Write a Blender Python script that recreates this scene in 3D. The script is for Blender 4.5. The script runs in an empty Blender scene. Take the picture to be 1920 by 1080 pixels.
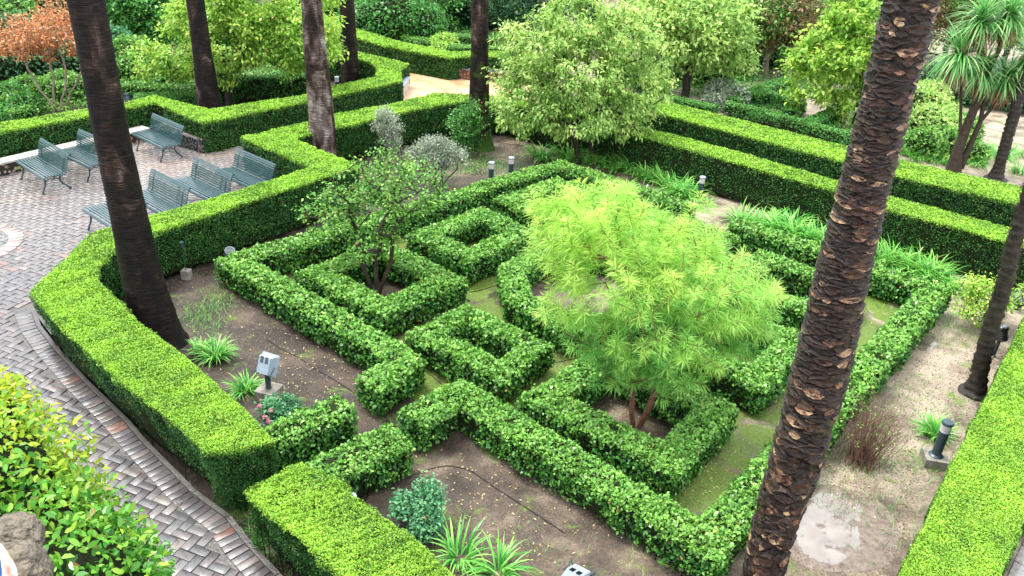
import bpy, bmesh, math
import numpy as np
from mathutils import Matrix, Vector
rng = np.random.default_rng(7)
SC = bpy.context.scene
# ------------------------------------------------------------ camera
F_PX, PITCH, ROLL, CAM_H = 1500.0, math.radians(27.7), math.radians(3.4), 8.0
FW = np.array([0, math.cos(PITCH), -math.sin(PITCH)])
_r0 = np.array([1.0, 0, 0]); _u0 = np.cross(_r0, FW)
RT = math.cos(ROLL)*_r0 + math.sin(ROLL)*_u0
UP = -math.sin(ROLL)*_r0 + math.cos(ROLL)*_u0
CAM = np.array([0, 0, CAM_H])
cd = bpy.data.cameras.new('camera'); cam = bpy.data.objects.new('camera', cd)
SC.collection.objects.link(cam)
cd.sensor_width = 36; cd.lens = 36*F_PX/1920; cd.clip_end = 500; cd.clip_start = .05
M = Matrix.Identity(4)
for i, v in enumerate((RT, UP, -FW)):
    for j in range(3): M[j][i] = v[j]
for j in range(3): M[j][3] = CAM[j]
cam.matrix_world = M
SC.camera = cam
# ------------------------------------------------------------ world, sun, exposure
SUN_EL, SUN_AZ = math.radians(66), math.radians(-60)
w = bpy.data.worlds.new('World'); SC.world = w; w.use_nodes = True
nt = w.node_tree; nt.nodes.clear()
sky = nt.nodes.new('ShaderNodeTexSky'); sky.sky_type = 'NISHITA'; sky.sun_disc = False
sky.sun_elevation = SUN_EL; sky.sun_rotation = SUN_AZ; sky.dust_density = 4; sky.air_density = 1.0
mx = nt.nodes.new('ShaderNodeMix'); mx.data_type = 'RGBA'; mx.inputs[0].default_value = .72
# cloud cover, three times brighter overhead than at the horizon
wt = nt.nodes.new('ShaderNodeTexCoord'); wsx = nt.nodes.new('ShaderNodeSeparateXYZ'); nt.links.new(wt.outputs['Generated'], wsx.inputs[0])
wr_ = nt.nodes.new('ShaderNodeValToRGB'); nt.links.new(wsx.outputs[2], wr_.inputs[0])
wr_.color_ramp.elements[0].position = 0; wr_.color_ramp.elements[0].color = (.19, .215, .24, 1); wr_.color_ramp.elements[1].position = 1; wr_.color_ramp.elements[1].color = (1, 1, 1, 1)
wm = nt.nodes.new('ShaderNodeVectorMath'); wm.operation = 'SCALE'; wm.inputs[3].default_value = 18.5
nt.links.new(wr_.outputs[0], wm.inputs[0]); nt.links.new(wm.outputs[0], mx.inputs[7])
bg = nt.nodes.new('ShaderNodeBackground'); bg.inputs[1].default_value = .1
wo = nt.nodes.new('ShaderNodeOutputWorld')
nt.links.new(sky.outputs[0], mx.inputs[6]); nt.links.new(mx.outputs[2], bg.inputs[0]); nt.links.new(bg.outputs[0], wo.inputs[0])
sl = bpy.data.lights.new('sun', 'SUN'); sl.energy = 1.5; sl.angle = math.radians(14); sl.color = (1, .97, .9)
so = bpy.data.objects.new('sun', sl); SC.collection.objects.link(so)
sd = Vector((math.sin(SUN_AZ)*math.cos(SUN_EL), math.cos(SUN_AZ)*math.cos(SUN_EL), math.sin(SUN_EL)))
so.rotation_euler = sd.to_track_quat('Z', 'Y').to_euler()
SC.view_settings.view_transform = 'Standard'; SC.view_settings.look = 'None'
SC.view_settings.exposure = 1.5; SC.view_settings.gamma = 1
# ------------------------------------------------------------ helpers
def at(x, y, z=0.0):
    d = (x-960)*RT + (540-y)*UP + F_PX*FW
    return CAM + d*(z-CAM_H)/d[2]
def aty(x, y, Y):
    d = (x-960)*RT + (540-y)*UP + F_PX*FW
    return CAM + d*Y/d[1]
PH = math.radians(-39.3)
AX = np.array([math.cos(PH), math.sin(PH), 0]); BX = np.array([-math.sin(PH), math.cos(PH), 0])
W0 = at(440, 490, .56)*np.array([1, 1, 0])
def ab(a, b, z=0.0): return W0 + a*AX + b*BX + np.array([0, 0, z])
def nz(p, f=1.0, seed=0):
    r = np.random.default_rng(seed+11); p = np.asarray(p)*f; s = 0
    for o in range(7):
        k = r.normal(size=3)*(1+.5*o); s = s + np.sin(p @ k + r.uniform(0, 6.28))/(1+.35*o)
    return s/3.2
def nrm(v): return v/np.maximum(np.linalg.norm(v, axis=-1, keepdims=True), 1e-9)
def tag(o, label=None, cat=None, group=None, kind=None):
    if label: o['label'] = label
    if cat: o['category'] = cat
    if group: o['group'] = group
    if kind: o['kind'] = kind
    return o
LOC = {}
def thing(name, loc, label, cat, group=None):
    o = bpy.data.objects.new(name, None); SC.collection.objects.link(o)
    o.location = loc; o.empty_display_size = .2; LOC[o.name] = np.array(loc, float)
    return tag(o, label, cat, group)
def mk(name, V, F, mat, parent=None, attrs=None, smooth=False, local=False):
    V = np.asarray(V, np.float64).reshape(-1, 3)
    if parent is not None and not local: V = V - LOC[parent.name]
    me = bpy.data.meshes.new(name)
    if isinstance(F, np.ndarray):
        n, k = F.shape
        me.vertices.add(len(V)); me.vertices.foreach_set('co', V.astype(np.float32).ravel())
        me.loops.add(n*k); me.loops.foreach_set('vertex_index', F.astype(np.int32).ravel())
        me.polygons.add(n); me.polygons.foreach_set('loop_start', np.arange(0, n*k, k, dtype=np.int32))
        me.update(calc_edges=True)
    else:
        me.from_pydata(V.tolist(), [], F); me.update()
    if attrs:
        if mat is not None and mat.name.endswith('_leaf') and 'rnd' in attrs:      # the odd brown leaf
            q = np.minimum(attrs['rnd'], .95); attrs['rnd'] = np.where(rng.random(len(q)) < .012, 1.0, q)
        for a, v in attrs.items():
            if np.ndim(v) == 2:
                at_ = me.attributes.new(a, 'FLOAT_COLOR', 'FACE')
                at_.data.foreach_set('color', np.c_[v, np.ones(len(v))].astype(np.float32).ravel())
            else:
                at_ = me.attributes.new(a, 'FLOAT', 'FACE'); at_.data.foreach_set('value', np.asarray(v, np.float32))
    if smooth: me.polygons.foreach_set('use_smooth', np.ones(len(me.polygons), bool))
    if mat: me.materials.append(mat)
    o = bpy.data.objects.new(name, me); SC.collection.objects.link(o)
    if parent is not None: o.parent = parent
    LOC[o.name] = LOC[parent.name] if parent is not None else np.zeros(3)
    return o
class MB:
    def __init__(s): s.V = []; s.F = []; s.n = 0
    def add(s, V, F):
        V = np.asarray(V, float).reshape(-1, 3); s.V.append(V)
        s.F += [[int(i)+s.n for i in f] for f in F]; s.n += len(V); return s
    def box(s, c, d, R=None):
        c = np.array(c, float); d = np.array(d)/2
        V = np.array([[x, y, z] for z in (-1, 1) for y in (-1, 1) for x in (-1, 1)])*d
        if R is not None: V = V @ np.asarray(R).T
        return s.add(V+c, [(0, 2, 3, 1), (4, 5, 7, 6), (0, 1, 5, 4), (2, 6, 7, 3), (0, 4, 6, 2), (1, 3, 7, 5)])
    def tube(s, pts, rad, k=8, cap=True):
        pts = np.asarray(pts, float); rad = np.broadcast_to(rad, (len(pts),))
        T = nrm(np.gradient(pts, axis=0)); ref = np.array([0, 0, 1.]) if abs(T[0][2]) < .9 else np.array([1., 0, 0])
        V = []
        u = nrm(np.cross(T[0], ref))
        for p, t, r in zip(pts, T, rad):
            u = nrm(u - t*(u @ t)); v = np.cross(t, u)
            a = np.arange(k)*2*math.pi/k
            V.append(p + r*(np.cos(a)[:, None]*u + np.sin(a)[:, None]*v))
        F = [(i*k+j, i*k+(j+1) % k, (i+1)*k+(j+1) % k, (i+1)*k+j) for i in range(len(pts)-1) for j in range(k)]
        if cap: F += [tuple(range(k))[::-1], tuple(range((len(pts)-1)*k, len(pts)*k))]
        return s.add(np.concatenate(V), F)
    def lathe(s, c, prof, k=20, R=None):
        a = np.arange(k)*2*math.pi/k
        V = np.concatenate([np.c_[r*np.cos(a), r*np.sin(a), np.full(k, z)] for r, z in prof])
        if R is not None: V = V @ np.asarray(R).T
        F = [(i*k+j, i*k+(j+1) % k, (i+1)*k+(j+1) % k, (i+1)*k+j) for i in range(len(prof)-1) for j in range(k)]
        F += [tuple(range(k))[::-1], tuple(range((len(prof)-1)*k, len(prof)*k))]
        return s.add(V+np.array(c, float), F)
    def build(s, name, mat, parent=None, local=False, smooth=False):
        return mk(name, np.concatenate(s.V), s.F, mat, parent, local=local, smooth=smooth)
def segs(P0, P1, r0, r1, k=4):
    """many tapered sticks at once"""
    P0 = np.asarray(P0, float); P1 = np.asarray(P1, float); N = len(P0)
    r0 = np.broadcast_to(r0, (N,)); r1 = np.broadcast_to(r1, (N,))
    T = nrm(P1-P0); ref = np.where(np.abs(T[:, 2:3]) < .9, [[0, 0, 1.]], [[1., 0, 0]])
    u = nrm(np.cross(T, ref)); v = np.cross(T, u)
    a = np.arange(k)*2*math.pi/k
    ring = np.cos(a)[None, :, None]*u[:, None] + np.sin(a)[None, :, None]*v[:, None]
    V = np.concatenate([P0[:, None]+ring*r0[:, None, None], P1[:, None]+ring*r1[:, None, None]], 1).reshape(-1, 3)
    j = np.arange(k); j2 = (j+1) % k
    f = np.stack([j, j2, k+j2, k+j], 1)
    F = (np.arange(N)[:, None, None]*2*k + f[None]).reshape(-1, 4)
    return V, F
def leafq(P, D, N, L, Wd, fold=.12, hexa=False):
    """leaf blades: P base, D axis, N normal"""
    n = len(P); L = np.broadcast_to(L, (n,))[:, None]; Wd = np.broadcast_to(Wd, (n,))[:, None]
    D = nrm(D); S = nrm(np.cross(D, N)); N = np.cross(S, D)
    if hexa:
        V = np.stack([P, P+D*L*.28+S*Wd*.42+N*L*fold, P+D*L*.66+S*Wd*.4+N*L*fold*.7, P+D*L-N*L*.1,
                      P+D*L*.66-S*Wd*.4+N*L*fold*.7, P+D*L*.28-S*Wd*.42+N*L*fold], 1).reshape(-1, 3)
        return V, np.arange(n*6).reshape(n, 6)
    V = np.stack([P, P+D*L*.45+S*Wd*.5+N*L*fold, P+D*L, P+D*L*.45-S*Wd*.5+N*L*fold], 1).reshape(-1, 3)
    return V, np.arange(n*4).reshape(n, 4)
# ------------------------------------------------------------ materials
def newmat(name):
    m = bpy.data.materials.new(name); m.use_nodes = True; t = m.node_tree
    return m, t, t.nodes['Principled BSDF'], t.nodes['Material Output']
def node(t, kind, **kw):
    n = t.nodes.new(kind)
    for k, v in kw.items():
        if k.startswith('i_'): n.inputs[int(k[2:]) if k[2:].isdigit() else k[2:]].default_value = v
        else: setattr(n, k, v)
    return n
def ramp(t, stops, src=None):
    n = t.nodes.new('ShaderNodeValToRGB'); e = n.color_ramp.elements
    while len(e) < len(stops): e.new(.5)
    for el, (p, c) in zip(e, stops): el.position = p; el.color = (*c, 1) if len(c) == 3 else c
    if src is not None: t.links.new(src, n.inputs[0])
    return n
def leafmat(name, cols, fresh=None, rough=.42, trans=.28, spec=.35):
    name += '_leaf' if not name.endswith('leaf') else ''
    m, t, p, o = newmat(name)
    a = node(t, 'ShaderNodeAttribute', attribute_name='rnd')
    r = ramp(t, list(zip(np.linspace(0, .95, len(cols)), cols))+[(.99, (.30, .20, .08))], a.outputs['Fac'])
    col = r.outputs[0]
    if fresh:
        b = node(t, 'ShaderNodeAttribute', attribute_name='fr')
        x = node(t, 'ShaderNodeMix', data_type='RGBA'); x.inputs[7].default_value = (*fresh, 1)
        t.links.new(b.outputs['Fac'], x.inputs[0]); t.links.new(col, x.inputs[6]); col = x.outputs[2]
    p.inputs['Roughness'].default_value = rough; p.inputs['Specular IOR Level'].default_value = spec
    t.links.new(col, p.inputs['Base Color'])
    tr = node(t, 'ShaderNodeBsdfTranslucent'); t.links.new(col, tr.inputs[0])
    ms = node(t, 'ShaderNodeMixShader'); ms.inputs[0].default_value = trans
    t.links.new(p.outputs[0], ms.inputs[1]); t.links.new(tr.outputs[0], ms.inputs[2]); t.links.new(ms.outputs[0], o.inputs[0])
    return m
def noisemat(name, stops, scale=4, detail=8, rough=.7, bump=.3, bscale=None, stretch=(1, 1, 1), spec=.4, metal=0, dist=.02):
    m, t, p, o = newmat(name)
    tc = node(t, 'ShaderNodeTexCoord'); mp = node(t, 'ShaderNodeMapping'); mp.inputs['Scale'].default_value = stretch
    t.links.new(tc.outputs['Object'], mp.inputs[0])
    n = node(t, 'ShaderNodeTexNoise'); n.inputs['Scale'].default_value = scale; n.inputs['Detail'].default_value = detail
    n.inputs['Roughness'].default_value = .65
    t.links.new(mp.outputs[0], n.inputs[0]); r = ramp(t, stops, n.outputs[0])
    t.links.new(r.outputs[0], p.inputs['Base Color'])
    n2 = node(t, 'ShaderNodeTexNoise'); n2.inputs['Scale'].default_value = bscale or scale*6; n2.inputs['Detail'].default_value = 6
    t.links.new(mp.outputs[0], n2.inputs[0])
    b = node(t, 'ShaderNodeBump'); b.inputs['Strength'].default_value = bump; b.inputs['Distance'].default_value = dist
    t.links.new(n2.outputs[0], b.inputs['Height']); t.links.new(b.outputs[0], p.inputs['Normal'])
    p.inputs['Roughness'].default_value = rough; p.inputs['Specular IOR Level'].default_value = spec; p.inputs['Metallic'].default_value = metal
    return m
MT = {}
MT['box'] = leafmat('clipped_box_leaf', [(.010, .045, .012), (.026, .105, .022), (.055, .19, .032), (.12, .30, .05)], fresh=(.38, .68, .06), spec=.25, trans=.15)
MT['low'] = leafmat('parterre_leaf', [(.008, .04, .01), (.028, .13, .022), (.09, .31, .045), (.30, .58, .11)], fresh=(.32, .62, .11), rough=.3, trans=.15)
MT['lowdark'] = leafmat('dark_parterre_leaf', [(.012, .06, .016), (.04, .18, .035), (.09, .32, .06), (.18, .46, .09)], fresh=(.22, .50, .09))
MT['lime'] = leafmat('pale_tree_leaf', [(.08, .22, .04), (.29, .52, .11), (.52, .74, .22), (.70, .82, .28)], trans=.38)
MT['limeyellow'] = leafmat('yellow_tree_leaf', [(.07, .20, .03), (.24, .50, .06), (.46, .72, .12), (.66, .78, .17)], trans=.35)
MT['green'] = leafmat('green_tree_leaf', [(.02, .08, .015), (.08, .26, .04), (.18, .44, .07), (.38, .60, .13)])
MT['citrus'] = leafmat('citrus_leaf', [(.012, .06, .015), (.04, .19, .035), (.10, .36, .06), (.24, .52, .11)], rough=.3)
MT['dark'] = leafmat('dark_evergreen_leaf', [(.010, .04, .018), (.025, .10, .04), (.06, .20, .07), (.14, .34, .12)])
MT['whorl'] = leafmat('feathery_leaf', [(.06, .25, .045), (.20, .53, .10), (.38, .72, .17), (.58, .82, .22)], fresh=(.62, .84, .17), trans=.42)
MT['orange'] = leafmat('orange_leaf', [(.26, .10, .05), (.55, .20, .08), (.74, .32, .13), (.60, .46, .20)])
MT['rust'] = leafmat('rust_leaf', [(.08, .05, .03), (.24, .10, .06), (.16, .24, .06), (.30, .34, .12)])
MT['grey'] = leafmat('grey_shrub_leaf', [(.10, .16, .10), (.22, .30, .20), (.38, .45, .34), (.55, .58, .46)])
MT['strap'] = leafmat('strap_leaf', [(.03, .18, .03), (.07, .33, .05), (.16, .48, .08), (.34, .62, .14)], rough=.3)
MT['blueg'] = leafmat('rose_leaf', [(.02, .12, .05), (.06, .24, .10), (.12, .36, .16), (.22, .48, .22)])
MT['bush'] = leafmat('large_glossy_leaf', [(.02, .11, .012), (.06, .26, .025), (.16, .42, .04), (.34, .55, .06)], fresh=(.62, .68, .03), rough=.28)
MT['cord'] = leafmat('sword_leaf', [(.04, .18, .04), (.11, .36, .09), (.24, .56, .17), (.46, .68, .30)], rough=.35)
MT['deadleaf'] = leafmat('dead_leaf', [(.12, .06, .03), (.24, .13, .07), (.36, .22, .13), (.44, .30, .20)])
MT['petal'] = leafmat('pink_petal', [(.75, .28, .42), (.82, .40, .52), (.88, .55, .62)])
MT['fallen'] = leafmat('fallen_leaf', [(.35, .20, .06), (.55, .45, .15), (.66, .60, .30), (.70, .55, .36)], rough=.6)
MT['fruit'] = leafmat('orange_fruit', [(.7, .25, .02), (.8, .35, .03)], trans=0)
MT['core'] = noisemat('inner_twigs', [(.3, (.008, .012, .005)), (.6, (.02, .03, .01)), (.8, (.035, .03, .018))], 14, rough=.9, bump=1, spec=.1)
MT['twig'] = noisemat('twig_bark', [(.3, (.02, .015, .01)), (.7, (.07, .05, .035))], 10, rough=.8)
MT['palebark'] = noisemat('pale_bark', [(.3, (.16, .12, .09)), (.7, (.38, .30, .23))], 10, rough=.8)
MT['redbark'] = noisemat('red_bark', [(.3, (.09, .03, .02)), (.7, (.22, .10, .06))], 10, rough=.7)
MT['darkbark'] = noisemat('wet_dark_bark', [(.3, (.01, .008, .006)), (.7, (.045, .035, .028))], 8, rough=.6)

def smooth_bark(name, seed, pale, moss=0.0):
    """fibrous ringed palm bark, wet black with grey worn patches"""
    m, t, p, o = newmat(name)
    tc = node(t, 'ShaderNodeTexCoord')
    mp = node(t, 'ShaderNodeMapping'); mp.inputs['Scale'].default_value = (1, 1, .45); mp.inputs['Location'].default_value = (seed*3.1, seed, 0)
    t.links.new(tc.outputs['Object'], mp.inputs[0])
    n = node(t, 'ShaderNodeTexNoise'); n.inputs['Scale'].default_value = 2.8; n.inputs['Detail'].default_value = 9; n.inputs['Distortion'].default_value = .5; n.inputs['Roughness'].default_value = .6
    t.links.new(mp.outputs[0], n.inputs[0])
    r = ramp(t, [(.36, (.006, .0045, .004)), (.50, (.016, .010, .009)), (.58, (.045, .026, .021)), (.68, (.15, .12, .11)), (.80, (.32, .29, .28))], None)
    ad = node(t, 'ShaderNodeMath', operation='ADD'); ad.inputs[1].default_value = pale
    t.links.new(n.outputs[0], ad.inputs[0]); t.links.new(ad.outputs[0], r.inputs[0])
    mp2 = node(t, 'ShaderNodeMapping'); mp2.inputs['Scale'].default_value = (2.5, 2.5, 28)
    t.links.new(tc.outputs['Object'], mp2.inputs[0])
    n2 = node(t, 'ShaderNodeTexNoise'); n2.inputs['Scale'].default_value = 2.2; n2.inputs['Detail'].default_value = 6
    t.links.new(mp2.outputs[0], n2.inputs[0])
    r2 = ramp(t, [(.35, (.15, .15, .15)), (.5, (1, 1, 1)), (.68, (2.4, 2.2, 2.1))], n2.outputs[0])
    mu = node(t, 'ShaderNodeMix', data_type='RGBA', blend_type='MULTIPLY'); mu.inputs[0].default_value = .85
    t.links.new(r.outputs[0], mu.inputs[6]); t.links.new(r2.outputs[0], mu.inputs[7])
    col = mu.outputs[2]
    if moss:
        n3 = node(t, 'ShaderNodeTexNoise'); n3.inputs['Scale'].default_value = 2.0; n3.inputs['Detail'].default_value = 6
        t.links.new(tc.outputs['Object'], n3.inputs[0])
        sx = node(t, 'ShaderNodeSeparateXYZ'); t.links.new(tc.outputs['Object'], sx.inputs[0])
        ma = node(t, 'ShaderNodeMath', operation='MULTIPLY_ADD'); ma.inputs[1].default_value = -.09*1; ma.inputs[2].default_value = moss
        t.links.new(sx.outputs[2], ma.inputs[0])
        m3 = node(t, 'ShaderNodeMath', operation='ADD'); t.links.new(ma.outputs[0], m3.inputs[0]); t.links.new(n3.outputs[0], m3.inputs[1])
        r3 = ramp(t, [(.58, (0, 0, 0)), (.72, (1, 1, 1))], m3.outputs[0])
        x = node(t, 'ShaderNodeMix', data_type='RGBA'); x.inputs[7].default_value = (.05, .11, .015, 1)
        t.links.new(r3.outputs[0], x.inputs[0]); t.links.new(col, x.inputs[6]); col = x.outputs[2]
    t.links.new(col, p.inputs['Base Color'])
    b = node(t, 'ShaderNodeBump'); b.inputs['Strength'].default_value = .7; b.inputs['Distance'].default_value = .02
    t.links.new(n2.outputs[0], b.inputs['Height']); t.links.new(b.outputs[0], p.inputs['Normal'])
    p.inputs['Roughness'].default_value = .6; p.inputs['Specular IOR Level'].default_value = .2
    return m
def paint(name, col, rough=.35, metal=0.0, spec=.5, var=.15):
    c = np.array(col)
    return noisemat(name, [(.3, tuple(c*(1-var))), (.7, tuple(np.minimum(c*(1+var), 1)))], 6, rough=rough, bump=.08, spec=spec, metal=metal, dist=.004)
MT['teal'] = paint('teal_bench_paint', (.035, .085, .095), .2, spec=1.0)
MT['iron'] = paint('dark_teal_iron', (.02, .045, .055), .3)
MT['bollard'] = paint('bollard_blue_grey', (.03, .055, .07), .3)
MT['lens'] = paint('frosted_lens', (.5, .46, .47), .3)
MT['lampgrey'] = paint('pale_grey_metal', (.30, .37, .44), .4)
MT['black'] = paint('black_plastic', (.012, .014, .018), .3)
MT['glass'] = paint('dark_glass', (.03, .04, .05), .08, spec=.9)
MT['concrete'] = noisemat('weathered_concrete', [(.3, (.12, .11, .09)), (.6, (.30, .28, .24)), (.8, (.42, .40, .35))], 6, rough=.8)
MT['stonepale'] = noisemat('pale_coping', [(.3, (.30, .27, .23)), (.7, (.62, .60, .56))], 5, rough=.5)
MT['rock'] = noisemat('lichen_rock', [(.28, (.02, .018, .015)), (.45, (.10, .085, .065)), (.58, (.17, .145, .11)), (.68, (.10, .09, .045)), (.8, (.38, .36, .30))], 22, rough=.85, bump=1, bscale=26, dist=.03)
MT['blue'] = paint('blue_edging', (.03, .12, .42), .6)
MT['cable'] = paint('black_hose', (.02, .018, .018), .5)
MT['navy'] = paint('navy_cloth', (.015, .025, .07), .8)
MT['skin'] = paint('skin', (.45, .28, .2), .5)
MT['hair'] = paint('dark_hair', (.03, .02, .015), .6)
MT['white'] = paint('whitewashed_wall', (.75, .75, .76), .7)
MT['terracotta'] = paint('terracotta_tile', (.35, .12, .07), .7)
def cloth():
    m, t, p, o = newmat('floral_cloth')
    tc = node(t, 'ShaderNodeTexCoord'); v = node(t, 'ShaderNodeTexNoise'); v.inputs['Scale'].default_value = 18
    t.links.new(tc.outputs['Object'], v.inputs[0])
    r = ramp(t, [(.35, (.75, .30, .25)), (.45, (.85, .72, .68)), (.6, (.85, .80, .80)), (.7, (.8, .45, .25))], v.outputs[0])
    t.links.new(r.outputs[0], p.inputs['Base Color']); p.inputs['Roughness'].default_value = .8
    return m
MT['cloth'] = cloth()
def pebble(name, c0, c1, sc=14):
    m, t, p, o = newmat(name)
    tc = node(t, 'ShaderNodeTexCoord'); v = node(t, 'ShaderNodeTexVoronoi'); v.inputs['Scale'].default_value = sc
    t.links.new(tc.outputs['Object'], v.inputs[0])
    r = ramp(t, [(.0, c1), (.35, c1), (.5, c0)], v.outputs['Distance'])
    hs = node(t, 'ShaderNodeMix', data_type='RGBA', blend_type='MULTIPLY'); hs.inputs[0].default_value = .5
    t.links.new(r.outputs[0], hs.inputs[6]); t.links.new(v.outputs['Color'], hs.inputs[7]); t.links.new(hs.outputs[2], p.inputs['Base Color'])
    b = node(t, 'ShaderNodeBump', invert=True); b.inputs['Strength'].default_value = .8; b.inputs['Distance'].default_value = .02
    t.links.new(v.outputs['Distance'], b.inputs['Height']); t.links.new(b.outputs[0], p.inputs['Normal'])
    p.inputs['Roughness'].default_value = .45
    return m
MT['pebble'] = pebble('pebble_wall', (.03, .022, .018), (.50, .38, .26), 9)
MT['mosaic'] = pebble('pebble_mosaic', (.018, .018, .02), (.30, .28, .27), 16)
MT['brickbench'] = pebble('red_tile_bench', (.10, .04, .03), (.32, .13, .09), 10)
# ground: damp soil, paler and sandier to the right, with moss
def soil(name, moss_amt, base=None):
    m, t, p, o = newmat(name)
    tc = node(t, 'ShaderNodeTexCoord')
    n1 = node(t, 'ShaderNodeTexNoise'); n1.inputs['Scale'].default_value = 1.3; n1.inputs['Detail'].default_value = 9; n1.inputs['Roughness'].default_value = .62
    n2 = node(t, 'ShaderNodeTexNoise'); n2.inputs['Scale'].default_value = 26; n2.inputs['Detail'].default_value = 8; n2.inputs['Roughness'].default_value = .7
    n3 = node(t, 'ShaderNodeTexNoise'); n3.inputs['Scale'].default_value = 1.6; n3.inputs['Detail'].default_value = 8; n3.inputs['Roughness'].default_value = .68; n3.inputs['Distortion'].default_value = .6
    for n in (n1, n2, n3): t.links.new(tc.outputs['Object'], n.inputs[0])
    sx = node(t, 'ShaderNodeSeparateXYZ'); t.links.new(tc.outputs['Object'], sx.inputs[0])
    mr = node(t, 'ShaderNodeMapRange'); mr.inputs['From Min'].default_value = -4; mr.inputs['From Max'].default_value = 8
    mr.inputs['To Min'].default_value = -.12; mr.inputs['To Max'].default_value = .2
    t.links.new(sx.outputs[0], mr.inputs[0])
    ad = node(t, 'ShaderNodeMath', operation='ADD'); t.links.new(mr.outputs[0], ad.inputs[0]); t.links.new(n1.outputs[0], ad.inputs[1])
    r = ramp(t, base or [(.34, (.028, .020, .014)), (.5, (.085, .063, .046)), (.62, (.19, .150, .110)), (.76, (.36, .30, .23))], ad.outputs[0])
    r2 = ramp(t, [(.33, (.45, .42, .40)), (.5, (.95, .95, .95)), (.68, (1.45, 1.4, 1.35))], n2.outputs[0])
    mu = node(t, 'ShaderNodeMix', data_type='RGBA', blend_type='MULTIPLY'); mu.inputs[0].default_value = .9
    t.links.new(r.outputs[0], mu.inputs[6]); t.links.new(r2.outputs[0], mu.inputs[7])
    r3 = ramp(t, [(.62-moss_amt, (0, 0, 0)), (.74-moss_amt, (1, 1, 1))], n3.outputs[0])
    r4 = ramp(t, [(.35, (.05, .10, .012)), (.65, (.17, .26, .03))], n2.outputs[0])
    x = node(t, 'ShaderNodeMix', data_type='RGBA'); t.links.new(r3.outputs[0], x.inputs[0]); t.links.new(mu.outputs[2], x.inputs[6]); t.links.new(r4.outputs[0], x.inputs[7])
    t.links.new(x.outputs[2], p.inputs['Base Color'])
    rr = ramp(t, [(.4, (.42, .42, .42)), (.6, (.8, .8, .8))], n1.outputs[0]); t.links.new(rr.outputs[0], p.inputs['Roughness'])
    b = node(t, 'ShaderNodeBump'); b.inputs['Strength'].default_value = .9; b.inputs['Distance'].default_value = .03
    t.links.new(n2.outputs[0], b.inputs['Height']); t.links.new(b.outputs[0], p.inputs['Normal'])
    return m
MT['soil'] = soil('damp_soil', .05)
MT['mosspath'] = soil('mossy_path', .25)
MT['sand'] = noisemat('orange_sand', [(.3, (.34, .20, .10)), (.5, (.52, .34, .19)), (.7, (.62, .46, .30))], 1.2, rough=.35, bump=.3, bscale=30, spec=.5)
def brickmat():
    m, t, p, o = newmat('wet_brick')
    a = node(t, 'ShaderNodeAttribute', attribute_name='col')
    tc = node(t, 'ShaderNodeTexCoord'); n = node(t, 'ShaderNodeTexNoise'); n.inputs['Scale'].default_value = 14; n.inputs['Detail'].default_value = 8; n.inputs['Roughness'].default_value = .7
    t.links.new(tc.outputs['Object'], n.inputs[0])
    r = ramp(t, [(.3, (.5, .5, .5)), (.5, (1, 1, 1)), (.7, (1.4, 1.35, 1.3))], n.outputs[0])
    mu = node(t, 'ShaderNodeMix', data_type='RGBA', blend_type='MULTIPLY'); mu.inputs[0].default_value = .8
    t.links.new(a.outputs['Color'], mu.inputs[6]); t.links.new(r.outputs[0], mu.inputs[7]); t.links.new(mu.outputs[2], p.inputs['Base Color'])
    n2 = node(t, 'ShaderNodeTexNoise'); n2.inputs['Scale'].default_value = .7; n2.inputs['Detail'].default_value = 6
    t.links.new(tc.outputs['Object'], n2.inputs[0])
    rr = ramp(t, [(.38, (.30, .30, .30)), (.62, (.60, .60, .60))], n2.outputs[0]); t.links.new(rr.outputs[0], p.inputs['Roughness'])
    b = node(t, 'ShaderNodeBump'); b.inputs['Strength'].default_value = .2; b.inputs['Distance'].default_value = .004
    t.links.new(n.outputs[0], b.inputs['Height']); t.links.new(b.outputs[0], p.inputs['Normal'])
    p.inputs['Specular IOR Level'].default_value = .5; p.inputs['Coat Weight'].default_value = .8; p.inputs['Coat Roughness'].default_value = .14; p.inputs['Coat IOR'].default_value = 1.5
    return m
MT['brick'] = brickmat()
MT['mortar'] = noisemat('wet_mortar', [(.3, (.035, .033, .031)), (.7, (.095, .088, .08))], 5, rough=.35, bump=.5, spec=.6)
def watermat():
    m, t, p, o = newmat('puddle_water')
    p.inputs['Roughness'].default_value = .03; p.inputs['Specular IOR Level'].default_value = 1.0
    tc = node(t, 'ShaderNodeTexCoord'); n = node(t, 'ShaderNodeTexNoise'); n.inputs['Scale'].default_value = 3; n.inputs['Detail'].default_value = 6
    t.links.new(tc.outputs['Object'], n.inputs[0]); r = ramp(t, [(.35, (.10, .08, .06)), (.65, (.20, .17, .14))], n.outputs[0])
    t.links.new(r.outputs[0], p.inputs['Base Color']); p.inputs['Coat Weight'].default_value = 1; p.inputs['Coat Roughness'].default_value = .02
    n3 = node(t, 'ShaderNodeTexNoise'); n3.inputs['Scale'].default_value = 3.4; n3.inputs['Detail'].default_value = 7; t.links.new(tc.outputs['Object'], n3.inputs[0])
    al = ramp(t, [(.36, (0, 0, 0)), (.43, (1, 1, 1))], n3.outputs[0]); t.links.new(al.outputs[0], p.inputs['Alpha'])
    return m
MT['water'] = watermat(); MT['wetsoil'] = noisemat('wet_soil', [(.3, (.07, .052, .04)), (.5, (.16, .125, .10)), (.7, (.24, .20, .16))], 9, rough=.28, bump=.6, bscale=30)
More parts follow.
